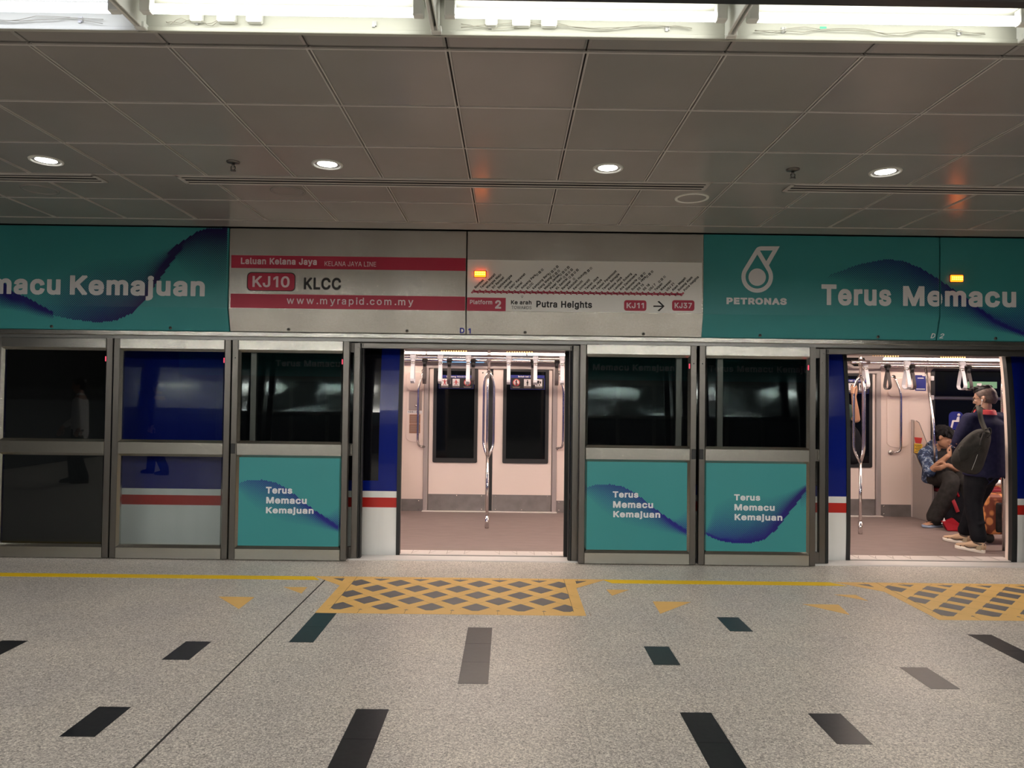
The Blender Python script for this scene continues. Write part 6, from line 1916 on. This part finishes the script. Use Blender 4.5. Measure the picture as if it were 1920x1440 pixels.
for Ff, lab in ((F1, 'pale blue flat sandal under the bare foot of the seated youth'), (Frame((ALb.x, ALb.y, 0), (.15, -1, 0)), 'pale blue flat sandal behind the red bag')):
    s = thing('sandal', lab, 'sandal', (Ff.o.x, Ff.o.y, 0), 'sandals of the seated youth')
    Ff = Frame((Ff.o.x, Ff.o.y, 0), Ff.f)
    o_ = lambda z, w=1: [Ff(a, b * w, z + (.008 if a > .15 else 0)) for a, b in ((-.09, 0), (-.075, .032), (-.02, .036), (.06, .036), (.13, .048), (.175, .040), (.195, .0), (.175, -.040), (.13, -.048), (.06, -.036), (-.02, -.036), (-.075, -.032))]
    m = MB(); m.rings([o_(.001, .96), o_(.010), o_(.022), o_(.026, .95)]); m.build('sole', M['slipper_blue'], s)
    m = MB()
    for sg in (1, -1): m.tube(bez([Ff(.135, 0, .026), Ff(.10, sg * .028, .062), Ff(.035, sg * .038, .030)], 6), .006, 8)
    build_each(m, 'toe_strap', M['strap_black'], s)
t = thing('mobile_phone', 'small phone in the hands of the seated youth', 'phone', tuple(at(1762, 858, 8.40)))
c = at(1790, 850, 8.36)
m = MB(); m.prism([c + V(a, 0, b) for a, b in ((-.036, -.07), (.036, -.07), (.036, .07), (-.036, .07))], (.0, -.009, .0), .002); m.build('case', M['phone_black'], t)

# ------------------------------------------------ bags on the floor
t = thing('floor_bag', 'black rucksack with a red stripe between the feet of the seated youth', 'bag', tuple(V(5.40, 8.28, 0)))
m, c_, n_ = puffed([(1770, 985), (1768, 960), (1776, 930), (1785, 915), (1797, 916), (1806, 935), (1815, 962), (1820, 988), (1800, 991)], 8.36, .10, (0, -1, 0), '', None, None)
o = m.build('sack', M['black_cloth'], t); remesh(o, .010, 4)
m = MB(); ribbon(m, [at(1784, 932, 8.262), at(1788, 940, 8.248), at(1792, 950, 8.244), at(1796, 960, 8.25)], .020, .004, (1, 0, 0)); m.build('red_stripe', M['red_bright'], t)
m = MB(); ribbon(m, [at(1789, 918, 8.32), at(1793, 922, 8.29), at(1798, 932, 8.27)], .012, .004, (1, 0, 0)); m.build('pull_strap', M['red_cloth'], t)
t = thing('paper_bag', 'red paper carrier bag on the floor beside the sandals, a white corner sticking out', 'bag', tuple(V(5.33, 8.1, 0)))
m = MB(); y = 8.16
P = [at(1772, 974, y), at(1779, 973.5, y), at(1793, 968, y), at(1809, 985, y), at(1800, 991, y), at(1777, 990, y)]
zmin = min(p.z for p in P)
P = [V(p.x, p.y + (.0 if i > 2 else .05), p.z - zmin + .003) for i, p in enumerate(P)]
m.prism(P, (.02, .07, 0), .004); m.build('bag_body', M['red_cloth'], t)
m = MB(); q = P[0]; m.prism([q + V(.00, .02, -.03), q + V(.055, .02, -.02), q + V(.035, .02, .042)], (0, .004, 0)); m.build('paper', M['white_cloth'], t)
t = thing('travel_bag', 'orange floral travel bag by the right edge of the second doorway', 'bag', (5.22, 7.5, 0))
m = MB(); y = 7.50
F_ = Frame((5.20, 7.55, .0), (-.9, -.45, 0))
m.box((5.03, 7.42, .10), (5.45, 7.70, .52), .05, 3)
o = m.build('bag_body', M['floral_cloth'], t)
m = MB(); m.box((5.11, 7.395, .13), (5.36, 7.44, .44), .03, 3); m.build('dark_panel', M['charcoal_cloth'], t)
m = MB(); m.ball((5.10, 7.50, .055), (.05, .03, .054), 14).ball((5.36, 7.50, .055), (.05, .03, .054), 14); build_each(m, 'wheel', M['rubber'], t)
m = MB(); m.tube(bez([(5.10, 7.56, .51), (5.14, 7.56, .58), (5.26, 7.56, .60), (5.32, 7.56, .52)], 6), .012, 8); m.build('carry_handle', M['floral_cloth'], t)
t = thing('folded_cloth', 'small white bundle resting on the orange floral bag', 'cloth', (5.24, 7.56, .58))
m = MB(); rnd = random.Random(2)
for k in range(6): m.ball((5.21 + .025 * k * rnd.uniform(.6, 1), 7.56 + rnd.uniform(-.03, .03), .615 + .018 * math.sin(k)), (.05, .045, .032), 12)
o = m.build('cloth', M['white_cloth'], t); remesh(o, .008, 3)

# ------------------------------------------------ the person in green at the left of the second doorway
Q = Frame((3.76, 8.42, 0), (.55, -.80, 0))
per = thing('person', 'person in green shirt half hidden by the train side, arm raised to the looped pole', 'person', tuple(Q.o))
QH = Q(.02, 0, 1.60); FQ = Frame(QH, (.5, -.85, -.1))
m = MB(); head_shapes(m, FQ, 1.0); limb(m, [Q(-.01, 0, 1.38), QH + V(0, 0, -.06)], [.056, .054], n=6)
limb(m, [Q(0, 0, 1.38), Q(0, 0, 1.15), Q(0, 0, .90)], [(.15, .09), (.14, .095), (.15, .10)], up=Q.f)
bar = V(3.953 + .068 * math.cos(math.radians(160)), 7.95 + .068 * math.sin(math.radians(160)), 0)
hb_ = at(1611, 732, bar.y); bar.z = hb_.z
S1 = at(1588, 768, 8.25); E1_ = at(1606, 787, 8.10); W1 = bar + V(.018, .035, -.075)
limb(m, [S1, S1.lerp(E1_, .5), E1_], [.052, .046, .040], n=6); limb(m, [E1_, E1_.lerp(W1, .35), W1], [.040, .038, .026], n=6)
fist_on_bar(m, bar, (0, 0, 1), (.5, .86, 0))
limb(m, [W1, bar + V(.018, .032, -.03)], [.026, .026], n=4)
S2 = Q(0, -.19, 1.36); limb(m, [S2, Q(.02, -.25, 1.10), Q(.10, -.24, .88)], [.050, .042, .028], n=6); hand(m, Q(.10, -.24, .88), (0, -.1, -1), Q.l, 1, .4)
for sg in (1, -1): limb(m, [Q(0, sg * .085, .88), Q(.02, sg * .095, .48), Q(-.02, sg * .095, .09)], [.078, .052, .038], n=8); limb(m, [Q(-.02, sg * .095, .07), Q(.10, sg * .10, .035)], [.036, .028], n=5)
body = m.build('body', M['skin'], per); remesh(body, .0075, 4)
face_parts(body, FQ, 1.0, M['skin_tan'])
m = MB(); ell(m, FQ, (-.02, 0, .045), (.102, .084, .090)); ell(m, FQ, (-.05, 0, .0), (.066, .076, .07)); o = m.build('hair', M['hair_black'], per)
m = MB()
limb(m, [Q(0, 0, 1.41), Q(0, 0, 1.32), Q(0, 0, 1.1), Q(0, 0, .82)], [(.12, .07), (.20, .112), (.185, .118), (.19, .12)], up=Q.f, n=9, seg=20)
limb(m, [Q(0, .13, 1.37), S1, S1.lerp(E1_, .62)], [.07, .072, .066], n=7)
limb(m, [Q(0, -.13, 1.37), S2, Q(.02, -.235, 1.14)], [.07, .07, .064], n=7)
o = m.build('shirt', M['green_cloth'], per); remesh(o, .010, 4)
m = MB()
limb(m, [Q(0, 0, .92), Q(0, 0, .80)], [(.165, .115), (.17, .12)], up=Q.f, n=6, seg=18)
for sg in (1, -1): limb(m, [Q(0, sg * .085, .86), Q(.02, sg * .095, .48), Q(-.02, sg * .095, .075)], [.105, .082, .078], n=9)
o = m.build('trousers', M['black_cloth'], per); remesh(o, .011, 3)
for sg in (1, -1): shoe(per, Q(-.085, sg * .095, 0), tuple(Q.f)[:2], .275, ('shoe_dark', 'black_cloth', 'shoe_dark', 'shoe_dark', 'black_cloth'))
t = thing('shoulder_bag', 'dark bag carried at the side of the person in green', 'bag', (4.00, 8.2, .9))
m, c_, n_ = puffed([(1588, 800), (1600, 798), (1612, 815), (1616, 850), (1610, 868), (1592, 870), (1584, 850)], 8.20, .07, (0, -1, 0), '', None, None)
o = m.build('sack', M['black_cloth'], t); remesh(o, .010, 3)
m = MB(); ribbon(m, [at(1598, 802, 8.17), at(1590, 785, 8.17), at(1580, 772, 8.24)], .018, .003, (1, 0, 0)); m.build('strap', M['black_cloth'], t)

# ------------------------------------------------ two passers-by on the platform, seen as reflections in the screen glass
def walker(x, y, f, stride, top, bottom, hair, label, shoes, bag_side=None):
    K = Frame((x, y, 0), f)
    t = thing('person', label, 'person', (x, y, 0))
    hc = K(.02, 0, 1.585); FK = Frame(hc, tuple(K.f - K.u * .15))
    m = MB(); head_shapes(m, FK, 1.0); limb(m, [K(-.01, 0, 1.37), hc + V(0, 0, -.06)], [.056, .052], n=6)
    limb(m, [K(0, 0, 1.36), K(0, 0, 1.15), K(0, 0, .9)], [(.15, .09), (.135, .095), (.15, .10)], up=K.f)
    arms = []
    for sg, fw in ((1, .22), (-1, -.14)):
        s, e, w = K(0, sg * .185, 1.345), K(fw * .3, sg * .245, 1.09), K(fw + .10, sg * .215, .90)
        arms.append((s, e, w)); limb(m, [s, e, w], [.050, .042, .027], n=7); hand(m, w, K.f * .35 - K.u, -K.l * sg, sg, .4)
    legs = []
    for sg, d in ((1, stride), (-1, -stride)):
        h, k, a = K(0, sg * .085, .88), K(d * .45 + .06, sg * .09, .49), K(d, sg * .09, .09)
        legs.append((h, k, a)); limb(m, [h, k, a], [.078, .052, .037], n=7); limb(m, [a, K(d + .10, sg * .09, .035)], [.034, .027], n=5)
    b = m.build('body', M['skin'], t); remesh(b, .0085, 4); face_parts(b, FK, 1.0, M['skin_tan'])
    m = MB(); ell(m, FK, (-.02, 0, .045), (.102, .084, .090)); ell(m, FK, (-.05, 0, .0), (.066, .076, .07)); m.build('hair', M[hair], t)
    m = MB(); limb(m, [K(0, 0, 1.40), K(0, 0, 1.31), K(0, 0, 1.1), K(0, 0, .80)], [(.12, .07), (.20, .112), (.185, .118), (.195, .125)], up=K.f, n=9, seg=20)
    for s, e, w in arms: limb(m, [s, s.lerp(e, .5), e, e.lerp(w, .8)], [.070, .064, .056, .046], n=7)
    o = m.build('shirt', M[top], t); remesh(o, .011, 4)
    m = MB(); limb(m, [K(0, 0, .92), K(0, 0, .80)], [(.165, .115), (.17, .12)], up=K.f, n=6, seg=18)
    for h, k, a in legs: limb(m, [h, k, a + V(0, 0, .01)], [.105, .084, .075], n=9)
    o = m.build('trousers', M[bottom], t); remesh(o, .011, 3)
    for h, k, a in legs: shoe(t, a - K.f * .07, tuple(K.f)[:2], .275, shoes)
    return t


DK = ('shoe_dark', 'black_cloth', 'shoe_dark', 'shoe_dark', 'black_cloth')
walker(-7.05, 1.05, (-.96, .28, 0), .10, 'white_cloth', 'black_cloth', 'hair_black', 'person in a long white shirt reflected in the leftmost screen pane', DK)
walker(-6.45, -.35, (-.98, -.2, 0), .22, 'navy_cloth', 'charcoal_cloth', 'hair_black', 'person in dark clothes walking, reflected in the second screen pane', DK)
